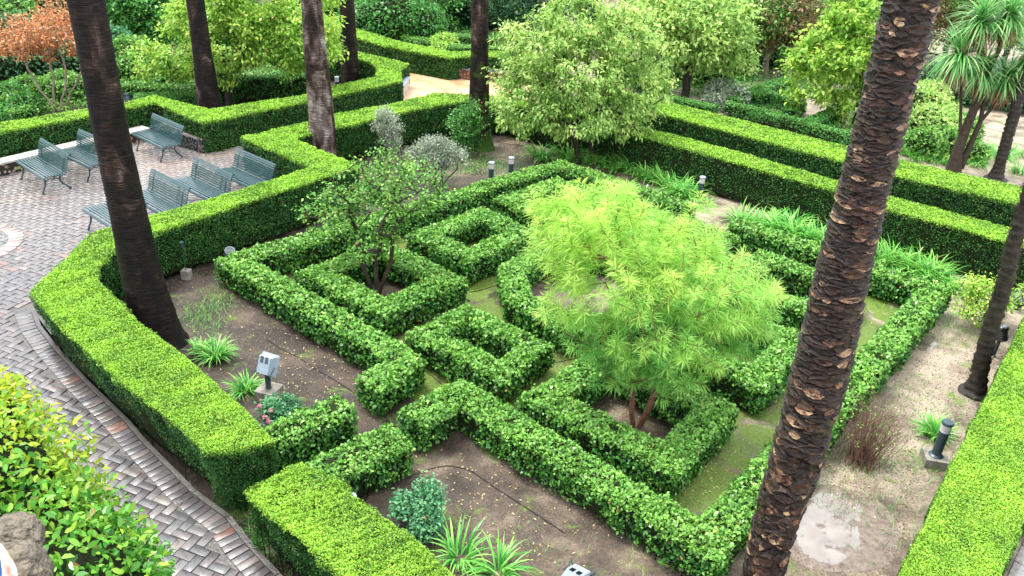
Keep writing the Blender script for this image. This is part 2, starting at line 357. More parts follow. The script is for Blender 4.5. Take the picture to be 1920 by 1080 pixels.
# ------------------------------------------------------------ ground and paths
gx = np.linspace(-140, 140, 113); gy = np.linspace(-40, 240, 113)
X, Y = np.meshgrid(gx, gy)
idx = np.arange(113*113).reshape(113, 113)
Fg = np.stack([idx[:-1, :-1], idx[:-1, 1:], idx[1:, 1:], idx[1:, :-1]], -1).reshape(-1, 4)
tag(mk('ground', np.stack([X, Y, np.zeros_like(X)], -1).reshape(-1, 3), Fg, MT['soil']), kind='structure')

T1 = [((389,847),(517,827)), ((342,804),(459,765)), ((241,726),(405,718)), ((167,660),(334,656)), ((100,600),(261,604)), ((56,545),(183,523)),
      ((92,513),(188,497)), ((131,476),(207,478)), ((167,437),(243,454)), ((220,421),(290,437)), ((274,405),(332,422)), ((365,380),(405,398)), ((452,355),(496,368)), ((583,313),(673,310)),
      ((451,256),(550,258)), ((578,227),(640,236)), ((626,213),(680,228)), ((730,195),(747,212)), ((817,174),(840,193)), ((881,177),(890,188)), ((960,180),(960,193))]
R1 = [((960,181),(958,194)), ((1050,202),(1050,217)), ((1217,240),(1220,260)), ((1400,288),(1400,310)), ((1567,337),(1567,358)), ((1663,365),(1658,390)), ((1890,425),(1890,453)), ((2000,455),(2000,483))]
L1 = [((-110,268),(-110,249)), ((0,247),(0,230)), ((167,217),(167,202)), ((233,203),(233,192)), ((290,192),(287,178)), ((380,230),(393,204)), ((577,190),(573,177)), ((621,180),(621,161)),
      ((708,161),(671,151)), ((755,152),(703,143)), ((751,130),(708,129)), ((768,119),(695,116)), ((672,97),(655,106)), ((610,82),(605,94)), ((500,56),(495,68)), ((380,28),(375,38))]
F1 = [((500,34),(500,6)), ((560,45),(560,18)), ((608,55),(608,29)), ((669,70),(669,54)), ((710,83),(708,65)), ((752,92),(746,77)), ((842,108),(846,96)), ((881,105),(881,96)), ((946,107),(942,96)), ((1020,113),(1020,99))]
R2 = [((1100,178),(1105,155)), ((1230,210),(1237,187)), ((1400,255),(1405,228)), ((1578,302),(1585,273)), ((1673,327),(1683,298)), ((1913,382),(1917,350)), ((2030,412),(2030,378))]
N1 = [((459,925),(560,865)), ((498,963),(615,889)), ((557,1002),(681,944)), ((623,1064),(770,998)), ((690,1130),(852,1080)), ((760,1200),(930,1150))]
N2 = [((1640,1160),(1850,1150)), ((1684,1080),(1882,1065)), ((1742,963),(1925,965)), ((1785,870),(1975,875)), ((1839,765),(2020,770)), ((1890,660),(2070,665)), ((1945,550),(2110,560))]
ZT = 1.15; PZ = .22      # hedge top and paving level above the sunken beds
def rail(prs, z=ZT): return np.array([at(*a, z)*[1, 1, 0] for a, b in prs]), np.array([at(*b, z)*[1, 1, 0] for a, b in prs])

def poly_in(P, poly):
    x, y = P[:, 0], P[:, 1]; r = np.zeros(len(P), bool); n = len(poly)
    for i in range(n):
        x0, y0 = poly[i][:2]; x1, y1 = poly[(i+1) % n][:2]
        c = ((y0 > y) != (y1 > y)) & (x < (x1-x0)*(y-y0)/((y1-y0) or 1e-9)+x0); r ^= c
    return r
kerb_px = [(62,583), (74,614), (102,651), (160,715), (237,790), (272,831), (365,925), (428,971), (467,1022), (521,1080), (600,1180)]
kerb = [at(*p, PZ)[:2] for p in kerb_px]
t1o = rail(T1)[0]; inward = nrm(rail(T1)[1]-t1o)
paving_poly = [p for p in kerb[::-1]] + [(t1o[i]+inward[i]*.15)[:2] for i in range(5, len(t1o))]
r1o = rail(R1)[0]; paving_poly += [p[:2] for p in r1o[1:]] + [p[:2] for p in rail(R2)[0][::-1]] + [p[:2] for p in rail(F1)[0][::-1]]
l1o = rail(L1)[0]; paving_poly += [p[:2] for p in l1o[::-1]] + [(-26, 22), (-26, 3), (-1, 2)]
def sheet(name, poly, z, mat):
    bm = bmesh.new(); vs = [bm.verts.new((p[0], p[1], z)) for p in poly]; bm.faces.new(vs); bm.normal_update()
    bmesh.ops.triangulate(bm, faces=bm.faces[:]); me = bpy.data.meshes.new(name); bm.normal_update()
    for f in bm.faces:
        if f.normal.z < 0: f.normal_flip()
    bm.to_mesh(me); bm.free(); me.materials.append(mat)
    o = bpy.data.objects.new(name, me); SC.collection.objects.link(o); return o
tag(sheet('path_bed', paving_poly, PZ+.004, MT['mortar']), kind='structure')
# herringbone bricks, one by one
BL, BW = .26, .13
def rect_bricks(cx, cy, ang, L, Wd, gap=.012, h0=.006, h1=.022):
    n = len(cx); hx = (L-gap)/2; hy = (Wd-gap)/2
    ca, sa = np.cos(ang), np.sin(ang)
    V = []
    for z, k in ((h0, 1.0), (h1-.003, 1.0), (h1, .93)):
        for sx_, sy_ in ((-1, -1), (1, -1), (1, 1), (-1, 1)):
            x = sx_*(hx*(k if k == 1 else 1)-(.006 if k < 1 else 0)); y = sy_*(hy-(.006 if k < 1 else 0))
            V.append(np.stack([cx+x*ca-y*sa, cy+x*sa+y*ca, np.full(n, z)], -1))
    V = np.stack(V, 1)
    V[..., 2] += (rng.normal(0, .0025, n))[:, None] + nz(np.c_[cx, cy, cx*0], 1.2, 5)[:, None]*.006
    V[:, 4:, 2] += rng.normal(0, .0007, (n, 8))
    f = np.array([(0,1,5,4), (1,2,6,5), (2,3,7,6), (3,0,4,7), (4,5,9,8), (5,6,10,9), (6,7,11,10), (7,4,8,11), (8,9,10,11)])
    Fq = (np.arange(n)[:, None, None]*12+f[None]).reshape(-1, 4)
    return V.reshape(-1, 3), Fq
bang = PH+math.radians(20)
cs = []
for i in range(-180, 180):
    for j in range(-85, 85):
        # herringbone cell: horizontal brick then vertical brick, shifted along the diagonal
        x = j*4*BW + i*BW; y = i*BW
        cs.append((x+BW, y+BW/2, 0)); cs.append((x-BW/2, y+BW, 1))
cs = np.array(cs, float)
cxl, cyl, vert = cs[:, 0], cs[:, 1], cs[:, 2]
ca, sa = math.cos(bang), math.sin(bang)
ctr = np.array([-8.0, 15.0])
bx = ctr[0]+cxl*ca-cyl*sa; by = ctr[1]+cxl*sa+cyl*ca; ba = bang+vert*math.pi/2
kl = np.array(kerb)
def dist_poly(P, line):
    d = np.full(len(P), 1e9)
    for a, b in zip(line[:-1], line[1:]):
        ab_ = b-a; t_ = np.clip(((P-a) @ ab_)/(ab_ @ ab_), 0, 1); d = np.minimum(d, np.linalg.norm(P-(a+t_[:, None]*ab_), axis=1))
    return d
pz = np.c_[bx, by]
gate = at(757, 183, PZ)[:2]
ok = poly_in(pz, paving_poly) & (bx > -19) & (bx < 4) & (by > 5) & (by < 27.6) & (dist_poly(pz, kl) > .36)
bx, by, ba = bx[ok], by[ok], ba[ok]
V1, F1_ = rect_bricks(bx, by, ba, BL, BW, .009); V1[:, 2] += PZ
# soldier course along the kerb
ks = []; L_ = np.linalg.norm(np.diff(kl, axis=0), axis=1); tot = L_.sum(); cum = np.r_[0, np.cumsum(L_)]
for s in np.arange(.05, tot, .125):
    i = min(np.searchsorted(cum, s)-1, len(L_)-1); tdir = (kl[i+1]-kl[i])/L_[i]; p = kl[i]+tdir*(s-cum[i])
    nrm_ = np.array([tdir[1], -tdir[0]]);
    if (p+nrm_*.2-np.array([-6, 12])) @ nrm_ < 0 and False: nrm_ = -nrm_
    ks.append((p, tdir, nrm_))
# path side of the kerb is to its left (smaller x)
kc = []; ka = []
for p, td, nn in ks:
    side = nn if nn[0] < 0 else -nn
    kc.append(p+side*.17); ka.append(math.atan2(side[1], side[0]))
kc = np.array(kc); V2, F2_ = rect_bricks(kc[:, 0], kc[:, 1], np.array(ka), .27, .125, h1=.026); V2[:, 2] += PZ
def brick_cols(c, n):
    pal = np.array([(.10, .085, .08), (.13, .11, .10), (.16, .125, .11), (.085, .08, .08), (.15, .14, .13), (.24, .12, .08), (.22, .18, .15)])
    w_ = np.array([.25, .23, .15, .16, .12, .04, .05])
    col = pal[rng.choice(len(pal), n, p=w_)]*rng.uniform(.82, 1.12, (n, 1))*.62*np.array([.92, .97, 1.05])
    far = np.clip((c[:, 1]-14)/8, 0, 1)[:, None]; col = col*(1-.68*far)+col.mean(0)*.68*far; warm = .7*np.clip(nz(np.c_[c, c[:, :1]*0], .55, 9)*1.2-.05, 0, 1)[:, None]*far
    col = col*(1-.35*warm)+np.array([.40, .22, .13])*.55*warm + far*np.array([.10, .095, .09])  # warm patches, then whitish sky reflection painted into the far bricks' base colour
    return np.repeat(col, 9, 0)
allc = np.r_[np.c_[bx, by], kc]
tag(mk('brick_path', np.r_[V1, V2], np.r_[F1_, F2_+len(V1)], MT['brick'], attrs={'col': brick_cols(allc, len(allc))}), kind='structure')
# kerb stone
kb = MB()
for a, b in zip(kl[:-1], kl[1:]):
    m_ = (a+b)/2; d_ = b-a; an = math.atan2(d_[1], d_[0]); R = Matrix.Rotation(an, 3, 'Z')
    kb.box((m_[0], m_[1], (PZ+.03)/2), (np.linalg.norm(d_)+.01, .07, PZ+.03), R)
tag(kb.build('kerb', MT['mortar']), kind='structure')
# orange sand path beyond the gate
l1o, f1f = rail(L1)[0], rail(F1)[0]
sp = [at(*p, PZ)[:2] for p in [(700,197), (755,190), (830,205), (1000,240), (1060,215)]] + [f1f[i][:2] for i in range(9, -1, -1)] + [l1o[i][:2] for i in range(14, 9, -1)] + [l1o[9][:2]]
tag(sheet('sand_path', sp, PZ+.034, MT['sand']), kind='structure')
# round tree pit rim at the left edge of the courtyard
cc = at(-75, 462, PZ)[:2]; ang = np.arange(0, 2*math.pi, .155/1.05)
V3, F3_ = rect_bricks(cc[0]+1.05*np.cos(ang), cc[1]+1.05*np.sin(ang), ang, .30, .15, h0=.01, h1=.04); V3[:, 2] += PZ
tag(mk('round_brick_paving', V3, F3_, MT['brick'], attrs={'col': np.repeat(np.array([[.26, .19, .17]])*rng.uniform(.7, 1.3, (len(ang), 1)), 9, 0)}), kind='structure')
# parterre floor
tag(sheet('mossy_path', [ab(-.1, -.1)[:2], ab(11.1, -.2)[:2], ab(11.1, 10)[:2], ab(.3, 10.1)[:2]], .006, MT['mosspath']), kind='structure')
for nm, q in (('soil_bed', [(1.5, .85), (3.6, .85), (3.6, 2.6), (1.5, 2.6)]), ('soil_bed', [(7.5, .8), (9.8, .8), (9.8, 2.5), (7.5, 2.5)]), ('soil_bed', [(4.2, 3.3), (7.2, 3.3), (7.2, 6.2), (4.2, 6.2)])):
    tag(sheet(nm, [ab(*p)[:2] for p in q], .010, MT['soil']), kind='structure')
# puddles
def puddle(px, rx, ry, seed, rot=PH+math.pi/2):
    c = at(*px); a = np.linspace(0, 2*math.pi, 220, endpoint=False); r_ = 1+.14*np.sin(2*a+seed)+.08*np.sin(3*a+seed*2)+.03*np.sin(5*a+seed*3)
    r_ = r_+nz(np.c_[np.cos(a), np.sin(a), a*0+seed], 4.5, 3)*.07+nz(np.c_[np.cos(a), np.sin(a), a*0+seed], 14, 4)*.03
    x = rx*r_*np.cos(a); y = ry*r_*np.sin(a)
    tag(sheet('puddle', np.c_[c[0]+x*math.cos(rot)-y*math.sin(rot), c[1]+x*math.sin(rot)+y*math.cos(rot)], .005, MT['water']), kind='structure')
tag(sheet('wet_soil', [at(1552, 985)[:2]+np.array([1.0*(1+.1*math.sin(3*a_))*math.cos(a_), .95*(1+.12*math.sin(2*a_+1))*math.sin(a_)]) for a_ in np.linspace(0, 6.2, 50)], .003, MT['wetsoil']), kind='structure')
puddle((1552,985), .72, .50, 1.0); puddle((1738,643), .34, .20, 2.0); puddle((1598,812), .30, .07, 3.0); puddle((1878,690), .16, .08, 4.0); puddle((1838,762), .12, .06, 5.0)
# ------------------------------------------------------------ hedges
def hedge(name, label, group, Lr, Rr, zt, closed=False, mat='box', lk=.0016, cover=2.2, bulge=.035, rnd=.035, rag=.022, z0=.05, fr_w=1.0, thin=.22, smin=.019, smax=.06, sidek=.78, outer=(0, 1)):
    Lr = np.array(Lr, float); Rr = np.array(Rr, float)
    mid = (Lr.mean(0)+Rr.mean(0))/2
    e = thing(name, (mid[0], mid[1], 0), label, 'hedge', group)
    n = len(Lr); ns = n if closed else n-1
    # inner twig body: subdivided sweep
    Ls, Rs = [], []
    for i in range(ns):
        a, b = i, (i+1) % n; d = np.linalg.norm((Lr[a]+Rr[a]-Lr[b]-Rr[b])/2); m_ = max(1, int(d/.3))
        for k in range(m_):
            t_ = k/m_; Ls.append(Lr[a]*(1-t_)+Lr[b]*t_); Rs.append(Rr[a]*(1-t_)+Rr[b]*t_)
    if not closed: Ls.append(Lr[-1]); Rs.append(Rr[-1])
    Ls, Rs = np.array(Ls), np.array(Rs); m_ = len(Ls)
    wd = np.linalg.norm(Ls-Rs, axis=1, keepdims=True); ins = np.minimum(.06/wd, .3)
    prof = [(0, z0+.06), (0, zt*.5), (0, zt-.12), (.12, zt-.05), (.5, zt-.045), (.88, zt-.05), (1, zt-.12), (1, zt*.5), (1, z0+.06)]
    V = np.stack([Ls*(1-(ins+(1-2*ins)*s))+Rs*(ins+(1-2*ins)*s)+np.array([0, 0, z]) for s, z in prof], 1)
    if not closed:
        dd = nrm(V[1, 4]-V[0, 4]); V[0] += dd*.06; dd = nrm(V[-1, 4]-V[-2, 4]); V[-1] -= dd*.06
    if outer[0]:       # overgrown top leaning over a bare, receding foot
        for j_, z_ in ((0, z0+.06), (1, zt*.5)): V[:, j_] += nrm(Rs-Ls)*(.20*(1-z_/zt)**1.2)*(np.arange(m_) < m_*(outer[0]+.6)/ns)[:, None]
    V += (nz(V.reshape(-1, 3), 4, 3).reshape(V.shape[:2]+(1,)))*.015*np.array([1, 1, .3])
    K = len(prof); Fc = []
    for i in range(m_ if closed else m_-1):
        for j in range(K-1): Fc.append((i*K+j, i*K+j+1, ((i+1) % m_)*K+j+1, ((i+1) % m_)*K+j))
    if not closed: Fc += [tuple(range(K)), tuple(range((m_-1)*K, m_*K))[::-1]]
    mb = MB().add(V.reshape(-1, 3), Fc)
    # woody stems under the foliage
    tl = np.linalg.norm(np.diff((Ls+Rs)/2, axis=0), axis=1).sum(); nst = int(tl*16)
    ii = rng.integers(0, m_-1, nst); t_ = rng.random((nst, 1)); s_ = rng.uniform(.08, .92, (nst, 1))
    A = (Ls[ii]*(1-t_)+Ls[ii+1]*t_)*(1-s_)+(Rs[ii]*(1-t_)+Rs[ii+1]*t_)*s_
    Bq = A+np.c_[rng.normal(0, .07, (nst, 2)), np.full(nst, zt*.6)]
    V_, F_ = segs(A, Bq, .009, .005, 3); mb.add(V_, F_)
    mb.build('inner_growth', MT['core'], e)
    # foliage
    PP, NN, FF, SS = [], [], [], []
    def emit(P, N, fr, s): PP.append(P); NN.append(N); FF.append(fr); SS.append(s)
    for i in range(ns):
        a, b = i, (i+1) % n
        l0, l1, r0, r1 = Lr[a], Lr[b], Rr[a], Rr[b]
        dc = np.linalg.norm((l0+l1+r0+r1)/4+np.array([0, 0, zt])-CAM); s = float(np.clip(lk*dc, smin, smax)); dens = cover/(s*s*.5)
        ln = max(np.linalg.norm(l0-l1), np.linalg.norm(r0-r1)); wdt = (np.linalg.norm(l0-r0)+np.linalg.norm(l1-r1))/2
        # top
        N_ = int(ln*wdt*dens); t_ = rng.random((N_, 1)); q = rng.random((N_, 1))
        P = (l0*(1-t_)+l1*t_)*(1-q)+(r0*(1-t_)+r1*t_)*q
        ed = np.minimum(q, 1-q)*wdt
        drop = np.where(ed < rnd, (1-np.sqrt(np.maximum(1-((rnd-ed)/rnd)**2, 0)))*rnd, 0)
        P = P+np.array([0, 0, zt])-drop*[0, 0, 1]
        P[:, 2] -= np.clip(nz(P, 4, 30)-.8, 0, 1)*.12
        P[:, 2] += nz(P, 5, 1)*rag*.8+nz(P, 14, 2)*rag*.6+rng.uniform(-.05, .012, N_)
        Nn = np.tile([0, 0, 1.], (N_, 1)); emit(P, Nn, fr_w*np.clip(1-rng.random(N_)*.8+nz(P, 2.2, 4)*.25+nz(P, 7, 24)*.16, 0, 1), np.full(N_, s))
        # sides
        for (p0, p1, o0) in ((l0, l1, -1), (r0, r1, 1)):
            ln_ = np.linalg.norm(p0-p1); N_ = int(ln_*zt*dens)
            if N_ < 1: continue
            out = ((l0+l1)-(r0+r1))*(-o0); out = nrm((out*[1, 1, 0])); td = nrm(p1-p0); out = nrm(out-td*(out @ td))
            t_ = rng.random((N_, 1)); z = z0+(zt-z0)*rng.random(N_)
            keep = rng.random(N_) < np.clip((z-z0)/(.32*zt)+thin, 0, 1)*(sidek+.3*nz(np.c_[(p0*(1-t_)+p1*t_)[:, :2], z], 6, 8))
            if o0 < 0 and i < outer[0]: keep &= rng.random(N_) < outer[1]*np.clip(z/zt*1.6-.2, .1, 1.3)
            t_ = t_[keep]; z = z[keep]; N_ = len(z)
            P = p0*(1-t_)+p1*t_; P[:, 2] = z
            top = np.clip((z-(zt-rnd))/rnd, 0, 1); off = -(1-np.sqrt(1-top**2*.99))*rnd + nz(P, 3.5, 6)*bulge+nz(P, 9, 7)*bulge*.6+rng.uniform(-.06, .015, N_) - np.clip(.25-z/zt, 0, 1)*.25
            if o0 < 0 and i < outer[0]: off = off-.22*(1-z/zt)**1.2
            P = P+out*off[:, None]; P[:, 2] -= np.where(top > .5, rng.uniform(0, .02, N_), 0)
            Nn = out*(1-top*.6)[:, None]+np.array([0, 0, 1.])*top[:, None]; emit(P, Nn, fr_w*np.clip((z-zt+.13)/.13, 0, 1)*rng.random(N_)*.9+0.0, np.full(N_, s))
    if not closed:
        for (a, nb) in ((0, 1), (n-1, n-2)):
            l, r = Lr[a], Rr[a]; out = nrm(((l+r)-(Lr[nb]+Rr[nb]))*[1, 1, 0]); wdt = np.linalg.norm(l-r)
            dc = np.linalg.norm((l+r)/2-CAM); s = float(np.clip(lk*dc, smin, smax)); N_ = int(wdt*zt*cover/(s*s*.5)); t_ = rng.random((N_, 1)); z = z0+(zt-z0)*rng.random(N_)
            keep = rng.random(N_) < np.clip((z-z0)/(.3*zt)+thin, 0, 1); t_ = t_[keep]; z = z[keep]
            P = l*(1-t_)+r*t_; P[:, 2] = z; ed = np.minimum(t_[:, 0], 1-t_[:, 0])
            P = P+out*(nz(P, 4, 6)*bulge+rng.uniform(-.07, .03, len(z))-np.clip(.12-ed, 0, 1)*.3)[:, None]
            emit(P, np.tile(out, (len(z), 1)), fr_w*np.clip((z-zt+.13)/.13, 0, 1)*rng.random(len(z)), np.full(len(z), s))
    P = np.concatenate(PP); Nn = np.concatenate(NN); fr = np.concatenate(FF); S = np.concatenate(SS)*rng.uniform(.75, 1.35, len(P))
    nn = nrm(Nn*.8+rng.normal(0, .55, P.shape)+[0, 0, .25]); D = nrm(np.cross(nn, rng.normal(size=P.shape))+Nn*.35+[0, 0, .25])
    if mat != 'box' or lk > .002:      # stray shoots standing proud of the cut
        st = (rng.random(len(P)) < .03)[:, None]; P = P+np.where(st, (Nn*.5+[0, 0, .5])*rng.uniform(.01, .07, (len(P), 1)), 0)
    V, Fq = leafq(P-D*S[:, None]*.5, D, nn, S*1.15, S*.75, fold=.15)
    tone = np.clip(rng.beta(2, 2.2, len(P))-(.0 if mat != 'box' else .1)+nz(P, 3, 9)*.12+nz(P, 11, 10)*.14, 0, 1)
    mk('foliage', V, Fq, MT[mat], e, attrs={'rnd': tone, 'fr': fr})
    return e
def offset(path, wd, closed=False):
    P = np.array(path, float); n = len(P); L, R = [], []
    for i in range(n):
        a = P[(i-1) % n] if (closed or i > 0) else None; b = P[(i+1) % n] if (closed or i < n-1) else None
        d1 = nrm(P[i]-a) if a is not None else None; d2 = nrm(b-P[i]) if b is not None else None
        if d1 is None: d1 = d2
        if d2 is None: d2 = d1
        n1 = np.array([-d1[1], d1[0], 0]); n2 = np.array([-d2[1], d2[0], 0]); m_ = nrm(n1+n2); k = wd/2/max(m_ @ n1, .4)
        L.append(P[i]+m_*k); R.append(P[i]-m_*k)
    return L, R
G1 = 'tall clipped box hedges around the garden'
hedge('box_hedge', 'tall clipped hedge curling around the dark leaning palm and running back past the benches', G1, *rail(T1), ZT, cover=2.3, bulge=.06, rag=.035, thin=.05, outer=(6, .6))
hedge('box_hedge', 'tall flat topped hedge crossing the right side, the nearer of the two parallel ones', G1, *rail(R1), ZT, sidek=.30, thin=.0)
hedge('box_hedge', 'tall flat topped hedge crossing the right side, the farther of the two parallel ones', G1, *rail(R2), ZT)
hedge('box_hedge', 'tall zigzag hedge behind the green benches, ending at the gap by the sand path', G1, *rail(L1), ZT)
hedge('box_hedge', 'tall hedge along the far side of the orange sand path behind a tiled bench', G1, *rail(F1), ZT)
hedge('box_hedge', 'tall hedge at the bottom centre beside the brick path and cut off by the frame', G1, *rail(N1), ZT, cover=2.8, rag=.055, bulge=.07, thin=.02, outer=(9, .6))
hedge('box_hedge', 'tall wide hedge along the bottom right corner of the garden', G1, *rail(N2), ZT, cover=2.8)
G2 = 'low leafy hedges of the parterre maze'
LW, LZ = .56, .62
def low(label, pts, closed=False, wd=LW, zt=LZ, g=G2, **kw):
    L, R = offset([ab(*p) for p in pts], wd, closed)
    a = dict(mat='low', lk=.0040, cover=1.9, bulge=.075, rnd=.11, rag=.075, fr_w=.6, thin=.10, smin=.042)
    a.update(kw); return hedge('parterre_hedge', label, g, L, R, zt, closed, **a)
low('low hedge forming the left outline of the maze and running behind the small tree', [(5.32, -.95), (5.2, -.05), (4.6, 0), (2.3, 0), (0, 0), (.2, 3), (.45, 6.4), (.7, 10.0), (3.5, 9.95), (5.0, 9.9)])
low('low hedge forming the front and right outline of the maze, cornering by the scaly palm', [(6.44, -1.05), (6.48, -.05), (8, -.08), (10.95, -.15), (10.97, 4), (10.97, 9.75), (8, 9.85), (6.2, 9.9)])
low('low square hedge ring around the small leaning tree', [(1.56, .85), (3.6, .9), (3.6, 2.58), (1.58, 2.57)], True)
low('low square hedge ring in the middle of the maze, empty inside, beyond the small tree', [(1.7, 3.7), (3.15, 3.7), (3.13, 5.5), (1.67, 5.6)], True)
low('low narrow hedge ring beside the maze entrance, left of the feathery tree', [(4.79, .78), (6.55, .85), (6.48, 1.9), (4.78, 1.87)], True, wd=.46)
low('low square hedge ring around the trunk of the yellow green feathery tree', [(7.55, .78), (9.77, .88), (9.65, 2.5), (7.55, 2.46)], True)
low('low octagonal hedge ring at the centre of the maze half under the feathery tree', [(5.1, 3.0), (6.4, 3.0), (7.2, 3.9), (7.2, 5.3), (6.4, 6.2), (5.0, 6.2), (4.15, 5.3), (4.15, 3.9)], True)
low('low square hedge ring at the far corner of the maze behind the feathery tree', [(1.55, 6.75), (3.2, 6.8), (3.2, 8.7), (1.6, 8.75)], True)
low('low hedge ring right of the feathery tree, against the scaly palm', [(8.2, 3.75), (9.75, 3.75), (9.7, 5.5), (8.2, 5.5)], True)
low('low hedge ring in the right hand corner of the maze behind the scaly palm', [(7.7, 6.85), (9.6, 6.85), (9.6, 8.5), (7.7, 8.5)], True)
low('low hedge ring hidden behind the crown of the feathery tree', [(4.75, 7.6), (6.5, 7.6), (6.5, 8.8), (4.75, 8.8)], True)
low('short low hedge stub left of the maze entrance, below the floodlight on its block', [(5.42, -3.1), (5.62, -1.6)], zt=.74, wd=.58, rag=.10, bulge=.10)
low('short rounded low hedge stub right of the maze entrance near the bottom hedge', [(6.5, -2.9), (6.66, -1.5)], zt=.68, wd=.62, rag=.10, bulge=.10)
# low hedges of the neighbouring parterres
G3 = 'low hedges in the far flower beds'
def farlow(label, pts, wd=.55, zt=.5, mat='lowdark'):
    L, R = offset([at(*p, zt) *[1, 1, 0] for p in pts], wd)
    return hedge('bed_hedge', label, G3, L, R, zt, mat=mat, lk=.003, cover=1.5, bulge=.08, rnd=.12, rag=.05, fr_w=.4, smin=.05)
farlow('low dark hedge below the pale tree trunk, right of centre at the back', [(1255,180), (1345,198)])
farlow('long low dark hedge running behind the far right tall hedge', [(1365,190), (1480,218), (1600,252), (1680,275)])
farlow('low hedge slanting up towards the red leaved tree', [(1375,184), (1425,163), (1480,145)])
farlow('small low hedge fold between the slanting hedges at the back right', [(1410,176), (1440,170), (1500,190), (1480,205)])
farlow('low hedge slanting to the yellow tree at the back right', [(1510,228), (1570,203)])
farlow('low hedge just under the small orange leaved tree at the left', [(0,186), (55,160), (95,146)], mat='low')
farlow('low hedge at the far left edge behind the zigzag hedge', [(15,208), (60,198)], mat='low')
farlow('low bright hedge between the leaning palm and the yellow green tree', [(218,155), (365,163)], mat='low', wd=.7)
farlow('low hedge behind the palm trunk with a lamp beside it', [(250,178), (380,172)], mat='lowdark', wd=.7)
farlow('dark hedge row beneath the yellow green tree at the back left', [(405,146), (580,138)], zt=.9)
farlow('narrow bright hedge far behind the leaning palm', [(222,75), (275,68)], zt=.9, mat='box')
farlow('bright clipped hedge at the top edge right of centre', [(1090,10), (1185,22)], zt=.9, mat='box', wd=1.6)
farlow('clipped hedge end seen between scaly palm and sword leaved tree', [(1700,122), (1800,140)], zt=.9, mat='box', wd=.9)
farlow('pale clipped hedge at the far left behind the orange tree', [(-20,52), (90,66)], zt=.9, mat='box', wd=.9)
farlow('far clipped hedge above the sand path at the top', [(560,10), (640,6)], zt=.9, mat='box', wd=1.0)
farlow('low green hedge behind the far tall hedge, left of the far palm', [(760,66), (850,85), (1000,90)], mat='low', wd=.8)
farlow('second low green hedge in the bed behind the tiled bench', [(800,60), (900,68), (1010,72)], mat='lowdark', wd=.8)
# ------------------------------------------------------------ palm trunks
def axis3(pts, Y, extra=0):
    """pts: (px, py, width px) down the trunk -> 3D axis in the upright plane at depth Y"""
    A, Rr = [], []
    for x, y, wd in pts:
        p = aty(x, y, Y); dep = (p-CAM) @ FW; A.append(p); Rr.append(wd/2*dep/F_PX)
    A, Rr = np.array(A), np.array(Rr)
    if A[0][2] < A[-1][2]: A, Rr = A[::-1], Rr[::-1]
    if extra: A = np.r_[[A[0]+nrm(A[0]-A[1])*extra], A]; Rr = np.r_[Rr[0]*.95, Rr]
    return A, Rr
def resample(A, Rr, step):
    d = np.r_[0, np.cumsum(np.linalg.norm(np.diff(A, axis=0), axis=1))]; n = int(d[-1]/step)+1; s = np.linspace(0, d[-1], n)
    k = np.ones(9)/9
    P = np.stack([np.interp(s, d, A[:, i]) for i in range(3)], 1); R_ = np.interp(s, d, Rr)
    Pp = np.r_[np.repeat(P[:1], 4, 0), P, np.repeat(P[-1:], 4, 0)]; Ps = np.stack([np.convolve(Pp[:, i], k, 'valid') for i in range(3)], 1)
    return Ps, R_
def smooth_palm(pts, Y, label, mat, seed, flare=1.18):
    A, Rr = axis3(pts, Y, 3.0); A = np.r_[A, [A[-1]+[0, 0, -(A[-1][2]+.1)]]] if A[-1][2] > -.05 else A; Rr = np.r_[Rr, Rr[-1]*1.03][:len(A)]
    P, R_ = resample(A, Rr, .05); k = 26; a = np.arange(k)*2*math.pi/k
    rs = np.random.default_rng(seed); n = len(P); z = P[:, 2]
    ring = np.convolve(rs.normal(0, .016, n+4), np.ones(3)/3, 'same')[:n]
    fl = 1+(flare-1)*np.exp(-np.maximum(z, 0)/.16)
    V = []
    for i in range(n):
        r = R_[i]*fl[i]*(1+ring[i]+.03*np.sin(a*3+seed)+nz(np.c_[np.cos(a), np.sin(a), np.full(k, z[i])], 2.5, seed)*.03)
        V.append(P[i]+np.c_[r*np.cos(a), r*np.sin(a), np.zeros(k)])
    F = [(i*k+j, i*k+(j+1) % k, (i+1)*k+(j+1) % k, (i+1)*k+j) for i in range(n-1) for j in range(k)]
    base = P[-1]*[1, 1, 0]; e = thing('palm_tree', base, label, 'palm tree', 'tall palms in the garden')
    mk('trunk', np.concatenate(V), np.array(F)[:, ::-1], mat, e, smooth=True)
    return e
smooth_palm([(160,0,66), (176,80,64), (194,170,62), (212,270,62), (231,360,64), (249,440,68), (267,520,72), (288,600,82), (297,640,92), (299,655,98)], 12.3, 'dark wet palm trunk leaning left, the nearest on the left inside the curling hedge', smooth_bark('palm_bark_black', 1, -.075), 1)
smooth_palm([(366,0,33), (378,90,34), (391,190,42), (396,228,46)], at(398,236)[1], 'palm trunk standing behind the zigzag hedge by the yellow green tree', smooth_bark('palm_bark_brown', 2, -.04), 2)
smooth_palm([(584,0,38), (591,90,42), (600,180,46), (606,270,50), (608,310,54)], at(608,316)[1], 'grey patched palm trunk in the hedge notch behind the green benches', smooth_bark('palm_bark_grey', 3, .09), 3)
smooth_palm([(900,0,32), (900,90,33), (899,180,38), (900,245,44), (900,275,50)], at(900,277)[1], 'palm trunk with a mossy foot left of the big pale leaved tree', smooth_bark('palm_bark_moss', 4, .02, .22), 4)
smooth_palm([(650,0,28), (654,70,30), (658,150,33), (659,168,34)], at(659,171)[1], 'dark slim palm trunk behind the far end of the zigzag hedge', smooth_bark('palm_bark_far', 5, -.04), 5)
smooth_palm([(1178,0,20), (1173,30,20), (1166,60,20), (1155,100,22)], at(1150,118)[1], 'far palm trunk at the top edge between two pale trees', smooth_bark('palm_bark_far_brown', 6, .02), 6)
